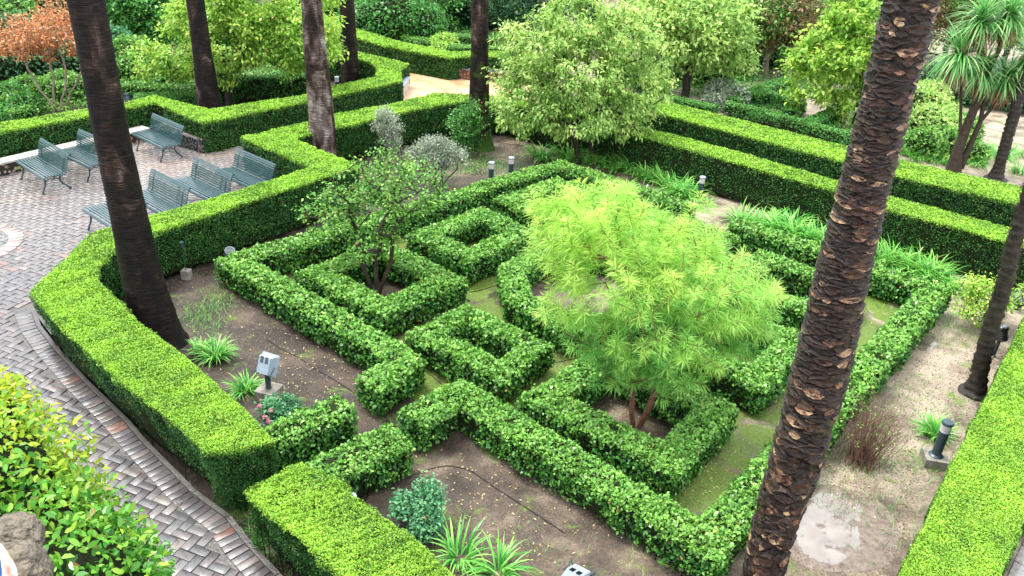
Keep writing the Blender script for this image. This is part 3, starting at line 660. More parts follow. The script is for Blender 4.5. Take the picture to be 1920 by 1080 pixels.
# the big scaly palm on the right: old leaf bases in a spiral
def scaly_palm():
    pts = [(1710,0,114), (1664,180,104), (1618,360,104), (1573,540,112), (1539,700,114), (1490,870,100), (1452,985,86), (1428,1080,76), (1412,1150,78)]
    Y = 7.15; A, Rr = axis3(pts, Y, 1.2)
    if A[-1][2] > 0: A = np.r_[A, [A[-1]+nrm(A[-1]-A[-2])*A[-1][2]*1.05]]; Rr = np.r_[Rr, Rr[-1]*1.05]
    P, R_ = resample(A, Rr, .04)
    e = thing('palm_tree', P[-1]*[1, 1, 0], 'big palm trunk covered in old cut leaf bases, leaning right in front of the maze', 'palm tree', 'tall palms in the garden')
    R_ = R_*.86; n = len(P); k = 28; a = np.arange(k)*2*math.pi/k; V = []
    for i in range(n):
        r = R_[i]*(.95+.03*rng.normal(size=k)); V.append(P[i]+np.c_[r*np.cos(a), r*np.sin(a), np.zeros(k)])
    F = [(i*k+j, i*k+(j+1) % k, (i+1)*k+(j+1) % k, (i+1)*k+j) for i in range(n-1) for j in range(k)]
    m, t, p, o = newmat('scaly_palm_bark')
    at_ = node(t, 'ShaderNodeAttribute', attribute_name='rnd')
    r_ = ramp(t, [(0, (.006, .004, .003)), (.30, (.018, .010, .008)), (.55, (.06, .03, .019)), (.74, (.15, .072, .045)), (.88, (.33, .19, .12)), (1, (.50, .36, .20))], at_.outputs['Fac'])
    tc = node(t, 'ShaderNodeTexCoord'); n1 = node(t, 'ShaderNodeTexNoise'); n1.inputs['Scale'].default_value = 22; n1.inputs['Detail'].default_value = 8; n1.inputs['Roughness'].default_value = .7
    mp = node(t, 'ShaderNodeMapping'); mp.inputs['Scale'].default_value = (1, 1, 1.6); t.links.new(tc.outputs['Object'], mp.inputs[0]); t.links.new(mp.outputs[0], n1.inputs[0])
    r2 = ramp(t, [(.34, (.12, .10, .10)), (.5, (.85, .8, .8)), (.68, (1.9, 1.8, 1.7))], n1.outputs[0])
    mu = node(t, 'ShaderNodeMix', data_type='RGBA', blend_type='MULTIPLY'); mu.inputs[0].default_value = .95
    t.links.new(r_.outputs[0], mu.inputs[6]); t.links.new(r2.outputs[0], mu.inputs[7]); t.links.new(mu.outputs[2], p.inputs['Base Color'])
    b = node(t, 'ShaderNodeBump'); b.inputs['Strength'].default_value = 1; b.inputs['Distance'].default_value = .02
    t.links.new(n1.outputs[0], b.inputs['Height']); t.links.new(b.outputs[0], p.inputs['Normal']); p.inputs['Roughness'].default_value = .36; p.inputs['Specular IOR Level'].default_value = .45
    mk('trunk', np.concatenate(V), np.array(F)[:, ::-1], m, e, attrs={'rnd': rng.uniform(0, .3, len(F))})
    SV, SF, SR = [], [], []; c = 0
    H = np.r_[0, np.cumsum(np.linalg.norm(np.diff(P, axis=0), axis=1))][::-1]; total = H[0]
    z = .02; row = 0
    while z < total-.05:
        up = z/total; q = np.clip((z-1.6)/3.0, 0, 1)     # low: chunky cut bases, high: flatter crowded rings
        hs = .15-.085*q; nper = int(9-1*q); i0 = np.interp(z, H[::-1], np.arange(n)[::-1])
        ctr = np.array([np.interp(i0, np.arange(n), P[:, d]) for d in range(3)]); R0 = np.interp(i0, np.arange(n), R_)
        tn = nrm(P[max(int(i0)-3, 0)]-P[min(int(i0)+3, n-1)])
        for j in range(nper):
            az = (j+.5*(row % 2)+rng.uniform(-.18, .18))*2*math.pi/nper; zz = rng.uniform(-.5, .5)*hs
            o = np.array([math.cos(az), math.sin(az), 0]); o = nrm(o-tn*(o @ tn)); s = np.cross(tn, o)
            wd = 2*math.pi*R0/nper*rng.uniform(.38, .9)*(1-.1*q); h = hs*rng.uniform(.8, 1.5); pr = R0*rng.uniform(.09, .25)*(1-.45*q)
            C0 = ctr+tn*zz
            def pt(u, v, d): return C0+o*(R0*(.93-.13*abs(u)**2)+d)+s*u*wd+tn*v*h
            jt = lambda: rng.uniform(-.12, .12)
            # base rim (attached), raised shoulder, cut face
            rim = [pt(-1, -.1+jt(), 0), pt(-.6, -.62, 0), pt(0, -.85, 0), pt(.6, -.62, 0), pt(1, -.1+jt(), 0), pt(.55, .5, -.02*R0), pt(0, .72, -.02*R0), pt(-.55, .5, -.02*R0)]
            cut = [pt(-.78+jt(), .02, pr*.9), pt(-.45, -.3+jt()*.5, pr*.85), pt(0, -.42, pr*.8), pt(.45, -.3, pr*.85), pt(.78+jt(), .02, pr*.9), pt(.4, .36+jt(), pr*1.05), pt(0, .46+jt(), pr*1.1), pt(-.4, .36, pr*1.05)]
            mid_ = [pt(0, .05, pr*.45)]
            SV += rim+cut+mid_; base = c*17
            tone = rng.random()
            lift = .70+.30*rng.random() if rng.random() < .28-.10*q else .22+.5*rng.beta(2, 2.2)
            for i in range(8):
                i2 = (i+1) % 8; SF.append((base+i, base+i2, base+8+i2, base+8+i)); SR.append(np.clip(.14+.35*tone*rng.random(), 0, 1))
                SF.append((base+8+i, base+8+i2, base+16, base+16)); SR.append(np.clip(lift+rng.uniform(-.15, .1), 0, 1))
            c += 1
        z += hs*.62; row += 1
    SF = [f if f[3] != f[2] else f[:3] for f in SF]
    mk('leaf_bases', SV, SF, m, e, attrs={'rnd': np.array(SR)})
    # torn fibres
    nf = 900; ii = rng.integers(3, n-3, nf); az = rng.uniform(0, 6.28, nf); o = np.c_[np.cos(az), np.sin(az), np.zeros(nf)]
    p0 = P[ii]+o*R_[ii][:, None]*rng.uniform(.95, 1.12, (nf, 1)); tn = nrm(np.c_[-np.sin(az), np.cos(az), np.zeros(nf)]*rng.choice([-1, 1], (nf, 1))+rng.normal(0, .5, (nf, 3)))
    V_, F_ = segs(p0, p0+tn*rng.uniform(.03, .09, (nf, 1))+o*.01, .0025, .0008, 3); mk('fibres', V_, F_, MT['twig'], e)
scaly_palm()
def hairy_palm(pts, Y, label, hair=1.0):
    A, Rr = axis3(pts, Y, 1.5); A = np.r_[A, [A[-1]*[1, 1, 0]-[0, 0, .05]]]; Rr = np.r_[Rr, Rr[-1]*1.25]
    P, R_ = resample(A, Rr, .05); e = thing('palm_tree', P[-1]*[1, 1, 0], label, 'palm tree', 'tall palms in the garden')
    k = 14; a = np.arange(k)*2*math.pi/k; n = len(P); V = []
    for i in range(n):
        r = R_[i]*(1+.10*math.sin(i*2.1)+.08*rng.normal(size=k))*(1+.5*math.exp(-max(P[i][2], 0)/.13)); V.append(P[i]+np.c_[r*np.cos(a), r*np.sin(a), np.zeros(k)])
    F = [(i*k+j, i*k+(j+1) % k, (i+1)*k+(j+1) % k, (i+1)*k+j) for i in range(n-1) for j in range(k)]
    mk('trunk', np.concatenate(V), np.array(F)[:, ::-1], MT['darkbark'], e)
    nf = 2600; ii = (rng.random(nf)**1.2*(n-6)).astype(int)+1; az = rng.uniform(0, 6.28, nf); o = np.c_[np.cos(az), np.sin(az), np.zeros(nf)]
    p0 = P[ii]+o*R_[ii][:, None]*.95; V_, F_ = segs(p0, p0+o*rng.uniform(.01, .05*hair, (nf, 1))+np.c_[rng.normal(0, .03, (nf, 2)), rng.uniform(-.02, .08, nf)], .004, .001, 3)
    mk('fibres', V_, F_, MT['twig'], e); return e
hairy_palm([(1922,385,24), (1900,460,27), (1884,530,28), (1866,590,28), (1850,640,28), (1836,700,29), (1830,730,32)], at(1828,738)[1], 'slim fibrous palm trunk leaning right beside the wide right hand hedge', 1.0)
hairy_palm([(1930,120,16), (1908,190,20), (1890,255,20), (1876,305,19), (1868,332,22)], at(1867,336)[1], 'slim dark palm trunk at the far right beyond the sword leaved tree', .5)
# ------------------------------------------------------------ trees and shrubs
def skeleton(root, top, targets, step=.3, wob=.06, seed=1):
    rs = np.random.default_rng(seed); n0 = max(2, int(np.linalg.norm(top-root)/step)+1)
    nodes = [root+(top-root)*t_+np.r_[rs.normal(0, wob*.5, 2), 0]*(0 < t_ < 1) for t_ in np.linspace(0, 1, n0)]; par = [-1]+list(range(n0-1)); dist = [0.0]+[step*i for i in range(1, n0)]
    order = np.argsort(np.linalg.norm(targets-top, axis=1)); ends = []
    for ti in order:
        tg = targets[ti]; N_ = np.array(nodes); d = np.linalg.norm(N_-tg, axis=1)+.25*np.array(dist)
        d[N_[:, 2] > tg[2]+.4] += 2; d[:max(n0-2, 1)] += 1.5
        j = int(np.argmin(d)); p = N_[j]; L_ = np.linalg.norm(tg-p); m_ = max(1, int(L_/step)); last = j
        bend = rs.normal(0, wob, 3)*L_
        for q in range(1, m_+1):
            t_ = q/m_; nodes.append(p+(tg-p)*t_+bend*math.sin(math.pi*t_)+rs.normal(0, wob*.4, 3)+np.array([0, 0, .12*L_*math.sin(math.pi*t_)])); par.append(last); dist.append(dist[last]+step); last = len(nodes)-1
        ends.append(last)
    return np.array(nodes), np.array(par), ends
def wood(nodes, par, r_trunk, r_tip=.006, k=6, expo=.5):
    n = len(nodes); load = np.zeros(n); ch = np.zeros(n, int)
    for i in range(n-1, 0, -1):
        if ch[i] == 0: load[i] += 1
        load[par[i]] += load[i]; ch[par[i]] += 1
    r = r_tip+(r_trunk-r_tip)*(load/load[0])**expo
    i = np.arange(1, n); return segs(nodes[par[i]], nodes[i], np.minimum(r[par[i]], r[i]*1.35), r[i], k), r
def in_blobs(blobs, n, shell=.0):
    vol = np.array([b[1][0]*b[1][1]*b[1][2] for b in blobs])**.8; pick = rng.choice(len(blobs), n, p=vol/vol.sum())
    C_ = np.array([b[0] for b in blobs])[pick]; R_ = np.array([b[1] for b in blobs])[pick]
    d = nrm(rng.normal(size=(n, 3))); rr = rng.uniform(shell, 1, (n, 1))**(1/2.6); return C_+d*rr*R_, d
def tree(name, label, cat, roots, tops, blobs, leaf, bark='darkbark', r=.12, ntw=120, per=60, spread=.17, size=.05, droop=.3, seed=1, group=None, wr=.5, expo=.5, hexa=False, wob=.06, fade=None):
    roots = [np.array(q) for q in roots]; tops = [np.array(q) for q in tops]
    e = thing(name, roots[0]*[1, 1, 0], label, cat, group)
    tg, _ = in_blobs(blobs, ntw, .25); WV, WF, c = [], [], 0; E = []
    which = np.argmin([np.linalg.norm(tg-t_, axis=1) for t_ in tops], 0)
    for qi, (ro, to) in enumerate(zip(roots, tops)):
        sub = tg[which == qi]
        if len(sub) == 0: continue
        nd, pr, en = skeleton(ro, to, sub, seed=seed+qi, wob=wob); (V, F), rr = wood(nd, pr, r, expo=expo); WV.append(V); WF.append(F+c); c += len(V)
        E.append(nd[en]); E.append(nd[[pr[x] for x in en]])
    mk('trunk', np.concatenate(WV), np.concatenate(WF), MT[bark], e)
    E = np.concatenate(E); m_ = len(E)*per//2; ii = rng.integers(0, len(E), m_)
    P = E[ii]+rng.normal(0, 1, (m_, 3))*spread*np.array([1, 1, .75])
    ctr = np.mean([b[0] for b in blobs], 0); out = nrm(P-ctr)
    D = nrm(rng.normal(0, .7, (m_, 3))+out*.6-np.array([0, 0, droop])); N_ = nrm(rng.normal(0, .45, (m_, 3))+[0, 0, 1.])
    S = size*rng.uniform(.6, 1.35, m_)
    V, F = leafq(P, D, N_, S*1.25, S*wr*1.25, hexa=hexa)
    tone = np.clip(rng.beta(2.2, 2.2, m_)+(np.random.default_rng(seed).normal(0, .14, len(E)))[ii]+nz(P, 1.5, seed)*.12, 0, 1)
    at_ = {'rnd': tone}
    if fade is not None: at_['fr'] = fade(P)
    mk('crown', V, F, MT[leaf], e, attrs=at_)
    return e
def B(px, py, Y, r, flat=.8, dy=0): p = aty(px, py, Y+dy); return (p, (r, r, r*flat))
def groundY(x, y): return at(x, y)[1]
# big pale tree
Y = groundY(1085, 308); g = at(1085, 307)
tree('garden_tree', 'large pale lime leaved tree with drooping leaves standing beyond the maze, top centre', 'tree', [g, g+[.3, .1, 0]], [g+[-.25, .1, 1.1], g+[.45, .2, 1.2]],
     [B(1080,125,Y,1.55,.8), B(985,190,Y,1.05,.7,-.3), B(1190,175,Y,1.05,.8,.1), B(1010,85,Y,1.3,.8,.4), B(1160,75,Y,1.25,.85,.5), B(1085,215,Y,1.1,.65,-.7), B(975,235,Y,.7,.5,-.5), B(1170,235,Y,.85,.6,-.3), B(1080,35,Y,1.2,.8,.5), B(1235,130,Y,.5,.8), B(950,130,Y,.6,.9)],
     'lime', r=.10, ntw=520, per=80, spread=.115, size=.10, droop=.75, seed=3, wr=.42)
# yellow-green tree upper left
Y = groundY(430, 203); g = at(430, 203)
tree('garden_tree', 'yellow green tree with dark forked trunk behind the zigzag hedge, upper left', 'tree', [g], [g+[.05, 0, 1.3]],
     [B(450,60,Y,1.7,.75), B(330,95,Y,1.2,.7,.2), B(560,75,Y,1.3,.75,.1), B(470,0,Y,1.6,.8,.3), B(285,110,Y,.7,.7), B(600,100,Y,.85,.7,-.4), B(380,20,Y,1.2,.8,.4), B(540,130,Y,.7,.5), B(400,135,Y,.7,.5,-.2), B(590,30,Y,1.1,.8)],
     'limeyellow', r=.13, ntw=420, per=76, spread=.15, size=.115, droop=.5, seed=5, wr=.5)
# orange leaved multi-stem tree
Y = groundY(108, 206); g = at(108, 206)
tree('garden_tree', 'small orange leaved tree with pale bare spreading stems at the left edge', 'tree', [g, g+[.15, 0, 0], g+[-.1, .1, 0], g+[.1, .15, 0]], [g+[-.7, 0, 1.3], g+[.5, .1, 1.3], g+[-.1, .3, 1.6], g+[1.0, .3, 1.4]],
     [B(40,60,Y,.95,.5), B(100,50,Y,.95,.5,.2), B(140,75,Y,.6,.7), B(10,80,Y,.7,.5), B(70,85,Y,.8,.35), B(110,25,Y,.8,.5,.5)], 'orange', 'palebark', r=.035, ntw=230, per=22, spread=.13, size=.085, seed=8, expo=.42, wob=.09)
# tree with round crown right of the pale tree
Y = groundY(1283, 182); g = at(1283, 182)
tree('garden_tree', 'light green round crowned tree on a single dark trunk, behind the far tall hedge', 'tree', [g], [g+[0, 0, 1.5]],
     [B(1290,70,Y,1.9,.6), B(1220,80,Y,1.3,.65), B(1370,80,Y,1.3,.65), B(1300,20,Y,1.7,.6,.5), B(1400,110,Y,.7,.6), B(1230,25,Y,1.3,.7), B(1360,30,Y,1.2,.7), B(1215,130,Y,.8,.5), B(1350,125,Y,.7,.4)],
     'lime', r=.17, ntw=280, per=60, spread=.19, size=.165, droop=.6, seed=11, wr=.45)
# yellow tree right, half behind scaly palm
Y = groundY(1600, 232); g = at(1600, 232)
tree('garden_tree', 'bright yellow green tree just left of the scaly palm, beyond the far tall hedge', 'tree', [g], [g+[.1, 0, 1.0]],
     [B(1570,95,Y,1.35,.8), B(1520,160,Y,.9,.7,-.2), B(1620,60,Y,1.2,.9,.2), B(1600,20,Y,1.0,.8,.2), B(1500,190,Y,.55,.6), B(1570,190,Y,.8,.6,-.3), B(1640,140,Y,1.0,.8), B(1590,235,Y,.45,.4,-.5), B(1500,115,Y,.6,.8)],
     'limeyellow', r=.10, ntw=250, per=60, spread=.16, size=.14, droop=.45, seed=13, wr=.55)
# small leaning tree in the maze
Y = groundY(705, 552); g = at(705, 552)
tree('garden_tree', 'small open leafy tree with thin forked trunk inside the left square of the maze', 'tree', [g, g+[.06, .05, 0], g+[-.08, .04, 0]], [g+[.1, 0, 1.0], g+[.35, .05, 1.1], g+[-.35, 0, 1.0]],
     [B(690,400,Y,.75,.75), B(760,350,Y,.75,.8,.1), B(620,390,Y,.6,.7), B(720,320,Y,.6,.8), B(650,350,Y,.55,.7,.2), B(800,370,Y,.35,.8), B(700,450,Y,.55,.5,-.1), B(600,430,Y,.3,.6), B(760,430,Y,.4,.6)],
     'green', 'twig', r=.045, ntw=200, per=33, spread=.10, size=.055, droop=.3, seed=17, wr=.62)
mb = MB(); fo = [o for o in SC.objects if o.name.startswith('crown')][-1]
# feathery yellow-green tree
def feathery():
    Y = groundY(1185, 800); g = at(1188, 806)
    e = thing('feathery_tree', g*[1, 1, 0], 'feathery yellow green tree of needle leaf whorls growing inside the front square of the maze', 'tree')
    blobs = [B(1160,500,Y,1.05,.75), B(1130,410,Y,.85,.7,.2), B(1260,510,Y,.9,.8,.1), B(1360,540,Y,.85,.75), B(1230,620,Y,.95,.5,-.3), B(1390,600,Y,.52,.6), B(1060,440,Y,.6,.7), B(1110,620,Y,.55,.6,-.3), B(1290,440,Y,.45,.7,.3), B(1330,660,Y,.6,.4,-.3), B(1200,680,Y,.6,.35,-.4), B(1125,370,Y,.4,.6,.3), B(1035,390,Y,.3,.6,.2), B(1200,430,Y,.6,.7,.3), B(1020,370,Y,.3,.6,.2), B(1310,400,Y,.25,1.2,.2), B(1130,680,Y,.5,.5,-.4), B(1240,720,Y,.5,.35,-.5), B(1050,560,Y,.4,.7,-.2), B(1430,560,Y,.4,.6), B(1280,690,Y,.5,.4,-.5), B(1420,640,Y,.4,.5,-.1)]
    tg, _ = in_blobs(blobs, 880, .35); keep = tg[:, 2] > .75; tg = tg[keep]
    roots = [g, g+[.09, .06, 0]]; tops = [g+[-.12, 0, 1.0], g+[.3, .1, 1.0]]
    which = np.argmin([np.linalg.norm(tg-t_, axis=1) for t_ in tops], 0); WV, WF, c = [], [], 0; E, Dv = [], []
    for qi in range(2):
        nd, pr, en = skeleton(roots[qi], tops[qi], tg[which == qi], seed=30+qi, wob=.07); (V, F), rr = wood(nd, pr, .045, .0015, 6, .62); WV.append(V); WF.append(F+c); c += len(V)
        for x in en: E.append(nd[x]); Dv.append(nrm(nd[x]-nd[pr[x]]))
    mk('trunk', np.concatenate(WV), np.concatenate(WF), MT['redbark'], e)
    E = np.array(E); Dv = np.array(Dv); ctr = np.mean([b[0] for b in blobs], 0)-[0, 0, .6]; Dv = nrm(Dv*.5+nrm(E-ctr)*.5+[0, 0, .5])
    nb = 54; m_ = len(E)*nb; ii = np.repeat(np.arange(len(E)), nb); t_ = rng.random(m_)
    ax = Dv[ii]; rad = nrm(np.cross(ax, rng.normal(size=(m_, 3)))); P = E[ii]-ax*(t_*.22)[:, None]; D = nrm(rad*1.0+ax*(.75-.9*t_)[:, None]+rng.normal(0, .12, (m_, 3)))
    L_ = rng.uniform(.14, .24, m_)*(1-.25*(t_ < .1)); V, F = leafq(P, D, rng.normal(size=(m_, 3)), L_, .0105, fold=.03)
    V = V.reshape(-1, 4, 3); V[:, 2, 2] -= L_*.12; V = V.reshape(-1, 3)
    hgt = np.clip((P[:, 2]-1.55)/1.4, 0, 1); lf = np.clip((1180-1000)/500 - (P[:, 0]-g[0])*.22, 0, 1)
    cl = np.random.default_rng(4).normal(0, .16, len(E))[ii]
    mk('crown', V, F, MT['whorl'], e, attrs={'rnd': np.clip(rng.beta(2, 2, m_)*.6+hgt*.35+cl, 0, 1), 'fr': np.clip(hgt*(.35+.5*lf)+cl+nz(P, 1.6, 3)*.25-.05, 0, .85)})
feathery()
# ------------------------------------------------------------ strap-leaved clumps, sword leaved tree
def straps(C_, az, L_, Wd, el0, curve, K=5):
    """arching blades; returns V,F"""
    n = len(C_); V = np.zeros((n, K+1, 2, 3)); h = np.c_[np.cos(az), np.sin(az), np.zeros(n)]; sd_ = np.c_[-np.sin(az), np.cos(az), np.zeros(n)]
    p = C_.copy(); el = el0.copy()
    for k in range(K+1):
        w_ = (Wd*(1-(k/K)**2.2)*(.75 if k == 0 else 1)+.001)[:, None]/2
        V[:, k, 0] = p-sd_*w_; V[:, k, 1] = p+sd_*w_
        p = p+(h*np.cos(el)[:, None]+np.array([0, 0, 1])*np.sin(el)[:, None])*(L_/K)[:, None]; el = el-curve/K
    i = np.arange(n)[:, None]*(K+1)*2; k = np.arange(K)[None]*2
    F = np.stack([i+k, i+k+1, i+k+3, i+k+2], -1).reshape(-1, 4)
    return V.reshape(-1, 3), F, K
def clump(g, label, n=70, L0=.45, mat='strap', group='strap leaved clumps', name='lily_clump', cat='plant', rad=.14, wd=.028):
    e = thing(name, g, label, cat, group); rr = rng.random(n)**.5*rad; a0 = rng.uniform(0, 6.28, n)
    C_ = g+np.c_[rr*np.cos(a0), rr*np.sin(a0), np.zeros(n)]; az = a0+rng.normal(0, .5, n)
    V, F, K = straps(C_, az, rng.uniform(.6, 1.25, n)*L0, rng.uniform(.7, 1.3, n)*wd, rng.uniform(.7, 1.45, n), rng.uniform(.9, 2.1, n))
    mk('leaves', V, F, MT[mat], e, attrs={'rnd': np.clip(np.repeat(rng.beta(2, 2, n), K)+np.tile(np.linspace(-.1, .25, K), n), 0, 1)})
    return e
for px, lb, n, L0 in [((405,672), 'strap leaved clump left of the floodlight on its concrete block', 130, .42), ((462,735), 'strap leaved clump just below the floodlight block, by the pink rose', 90, .38), ((1752,818), 'strap leaved clump behind the short bollard lamp on the right', 110, .42),
                      ((862,1050), 'strap leaved clump beside the bottom hedge, at the bottom edge', 60, .5), ((935,1075), 'strap leaved clump at the bottom edge left of the grey floodlight', 70, .5), ((1780,545), 'strap leaved clump at the right end of the row behind the maze', 120, .5),
                      ((375,660), 'small strap leaved tuft near the foot of the dark leaning palm', 50, .3)]:
    clump(at(*px), lb, n, L0)
ORD = ['first', 'second', 'third', 'fourth', 'fifth', 'sixth', 'seventh', 'eighth', 'ninth', 'tenth', 'eleventh']
row1 = [(1015,298), (1062,300), (1098,305), (1130,310), (1160,318), (1190,325), (1215,338), (1245,345), (1262,362), (1290,372), (1150,300)]
row2 = [(1392,425), (1430,430), (1465,440), (1500,452), (1530,458), (1555,468), (1480,425)]
row3 = [(1645,490), (1670,500), (1695,508), (1722,520), (1748,530), (1660,475), (1700,490), (1735,510)]
for r_, lb in ((row1, 'strap leaved clump in the bed under the big pale tree'), (row2, 'strap leaved clump in the bed left of the scaly palm'), (row3, 'strap leaved clump in the bed right of the scaly palm')):
    for oi, p in enumerate(sorted(r_)): clump(at(*p), lb+', '+ORD[oi]+' from left', 120, .66, rad=.26, wd=.042, group=lb+' row')
for oi, px in enumerate([(1830,310), (1850,285), (1880,300), (1900,290), (1915,325)]): clump(at(*px), 'green strap leaved plant beside the sword leaved tree, '+ORD[oi]+' from left', 90, .55, rad=.3, group='plants around the sword leaved tree')
for oi, px in enumerate([(1700,290), (1720,300), (1755,305)]): clump(at(*px), 'strap leaved plant behind the far tall hedge right of scaly palm, '+ORD[oi]+' from left', 90, .5, rad=.3, group='strap plants behind the far tall hedge')
def sword_tree():
    Y = groundY(1789, 322); g = at(1789, 322)
    e = thing('sword_leaved_tree', g*[1, 1, 0], 'multi stemmed tree with spiky sword leaf heads and brown dead skirts at the right edge', 'tree')
    heads = [((1842,40), 1.0), ((1800,105), 1.05), ((1893,30), .95), ((1842,135), .8), ((1885,150), .85), ((1930,110), .9)]
    st = MB(); ps = lambda *q: np.array([aty(x, y, Y) for x, y in q])
    st.tube(ps((1786,325), (1795,285), (1812,240), (1828,200), (1838,160), (1842,50)), [.26, .17, .14, .13, .11, .07], 10)
    st.tube(ps((1797,318), (1800,250), (1802,190), (1801,115)), [.08, .05, .045, .04], 7)
    st.tube(ps((1800,315), (1818,275), (1838,228), (1846,185), (1842,140)), [.12, .1, .075, .06, .05], 8)
    st.tube(ps((1838,228), (1862,200), (1880,160)), [.06, .05, .04], 7); st.tube(ps((1838,160), (1870,100), (1893,40)), [.1, .07, .06], 8)
    st.build('trunk', MT['twig'], e)
    for (hx, hy), sc in heads:
        c = aty(hx, hy, Y); n = 230; az = rng.uniform(0, 6.28, n); el = rng.uniform(-.55, 1.45, n)
        V, F, K = straps(c+rng.normal(0, .05, (n, 3)), az, rng.uniform(.8, 1.15, n)*sc*1.15, rng.uniform(.04, .065, n), el, rng.uniform(.6, 1.7, n))
        mk('leaf_head', V, F, MT['cord'], e, attrs={'rnd': np.clip(np.repeat(rng.beta(2, 2, n), K)+np.tile(np.linspace(-.15, .2, K), n), 0, 1)})
        n = 150; az = rng.uniform(0, 6.28, n); V, F, K = straps(c+rng.normal(0, .05, (n, 3))-[0, 0, .1], az, rng.uniform(.6, 1.1, n)*sc, rng.uniform(.03, .05, n), rng.uniform(-1.3, -.75, n), rng.uniform(.2, .5, n))
        mk('dead_skirt', V, F, MT['deadleaf'], e, attrs={'rnd': np.repeat(rng.beta(2, 2, n), K)})
sword_tree()
# ------------------------------------------------------------ bushes
def bush(name, label, blobs, leaf, n=4000, size=.06, cat='shrub', group=None, core=True, wr=.6, hexa=False, fr=None, stems=True, out=.5, droop=0.1, shell=.06, gap=0.0):
    C_ = np.array([b[0] for b in blobs]); base = C_[0]*[1, 1, 0]
    e = thing(name, base, label, cat, group)
    area = np.array([max(b[1])**2 for b in blobs]); pick = rng.choice(len(blobs), n, p=area/area.sum()); R_ = np.array([b[1] for b in blobs])[pick]
    d = nrm(rng.normal(size=(n, 3))); P = C_[pick]+d*R_*(1+nz(C_[pick]+d*R_, 3.5/max(.4, R_.mean()), 5)*.12+rng.uniform(-3.2*shell, shell, n))[:, None]
    ok = P[:, 2] > .03
    if gap: ok &= nz(P, 5/max(.4, R_.mean()), 15) > -gap
    for c_, r_ in blobs: ok &= ~((((P-c_)/np.array(r_))**2).sum(1) < .55)
    P, d = P[ok], d[ok]; m_ = len(P); S = size*rng.uniform(.6, 1.4, m_)
    D = nrm(d*out+rng.normal(0, .6, (m_, 3))-[0, 0, droop]); N_ = nrm(d*.6+rng.normal(0, .45, (m_, 3))+[0, 0, .6])
    V, F = leafq(P, D, N_, S*1.25, S*wr*1.25, hexa=hexa); a_ = {'rnd': np.clip(rng.beta(2, 2.3, m_)+nz(P, 4, 7)*.15, 0, 1)}
    if fr is not None: a_['fr'] = fr(P)
    mk('foliage', V, F, MT[leaf], e, attrs=a_)
    mb = MB()
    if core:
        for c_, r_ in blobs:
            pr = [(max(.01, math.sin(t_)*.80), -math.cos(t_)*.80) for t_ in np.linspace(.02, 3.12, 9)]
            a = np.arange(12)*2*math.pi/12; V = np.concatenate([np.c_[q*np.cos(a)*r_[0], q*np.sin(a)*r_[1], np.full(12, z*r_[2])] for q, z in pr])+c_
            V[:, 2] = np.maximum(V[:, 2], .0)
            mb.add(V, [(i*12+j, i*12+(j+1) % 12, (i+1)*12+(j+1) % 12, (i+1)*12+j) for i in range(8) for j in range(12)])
    k = 14; tg, _ = in_blobs(blobs, k); b0 = base+np.c_[rng.normal(0, .1, (k, 2)), np.zeros(k)]
    V, F = segs(b0, tg, .02, .008, 4); mb.add(V, F); mb.build('branches', MT['core'] if core else MT['twig'], e)
    return e
def gb(px, py, r, flat=.8, lift=.6, z=None):
    p = at(px, py); zz = r*flat*lift if z is None else z; return (p+[0, 0, zz], (r, r, r*flat))
# shrubs near the maze
Y = groundY(825, 350); g = at(822, 350)
tree('grey_shrub', 'pale grey green airy shrub beyond the maze, between small tree and mossy palm', 'shrub', [g, g+[.1, .1, 0], g+[-.1, .05, 0], g+[.15, -.05, 0], g+[-.05, -.08, 0]], [g+[.2, .1, .5], g+[.5, .1, .5], g+[-.3, .1, .5], g+[.1, -.1, .6], g+[-.1, .2, .6]],
     [B(812,285,Y,.55,.6), B(850,290,Y,.4,.7), B(785,290,Y,.35,.6), B(820,268,Y,.4,.5)], 'grey', 'twig', r=.02, ntw=150, per=60, spread=.08, size=.042, seed=21, droop=-.4, wr=.5)
Y = groundY(735, 318); g = at(735, 318)
tree('thin_shrub', 'thin pinkish grey shrub against the inner hedge, behind the small tree', 'shrub', [g, g+[.1, 0, 0]], [g+[0, 0, .5], g+[.15, 0, .6]], [B(727,235,Y,.35,1.0), B(730,265,Y,.3,.7), B(725,215,Y,.25,.8)], 'grey', 'palebark', r=.018, ntw=70, per=46, spread=.08, size=.045, seed=22)
Y = groundY(865, 290); g = at(868, 290)
tree('climbing_shrub', 'dark green scrambling shrub leaning on the mossy palm', 'shrub', [g], [g+[0, 0, .5]], [B(872,230,Y,.45,1.0), B(880,200,Y,.3,.8), B(868,262,Y,.35,.7)], 'citrus', 'twig', r=.02, ntw=90, per=60, spread=.11, size=.055, seed=23)
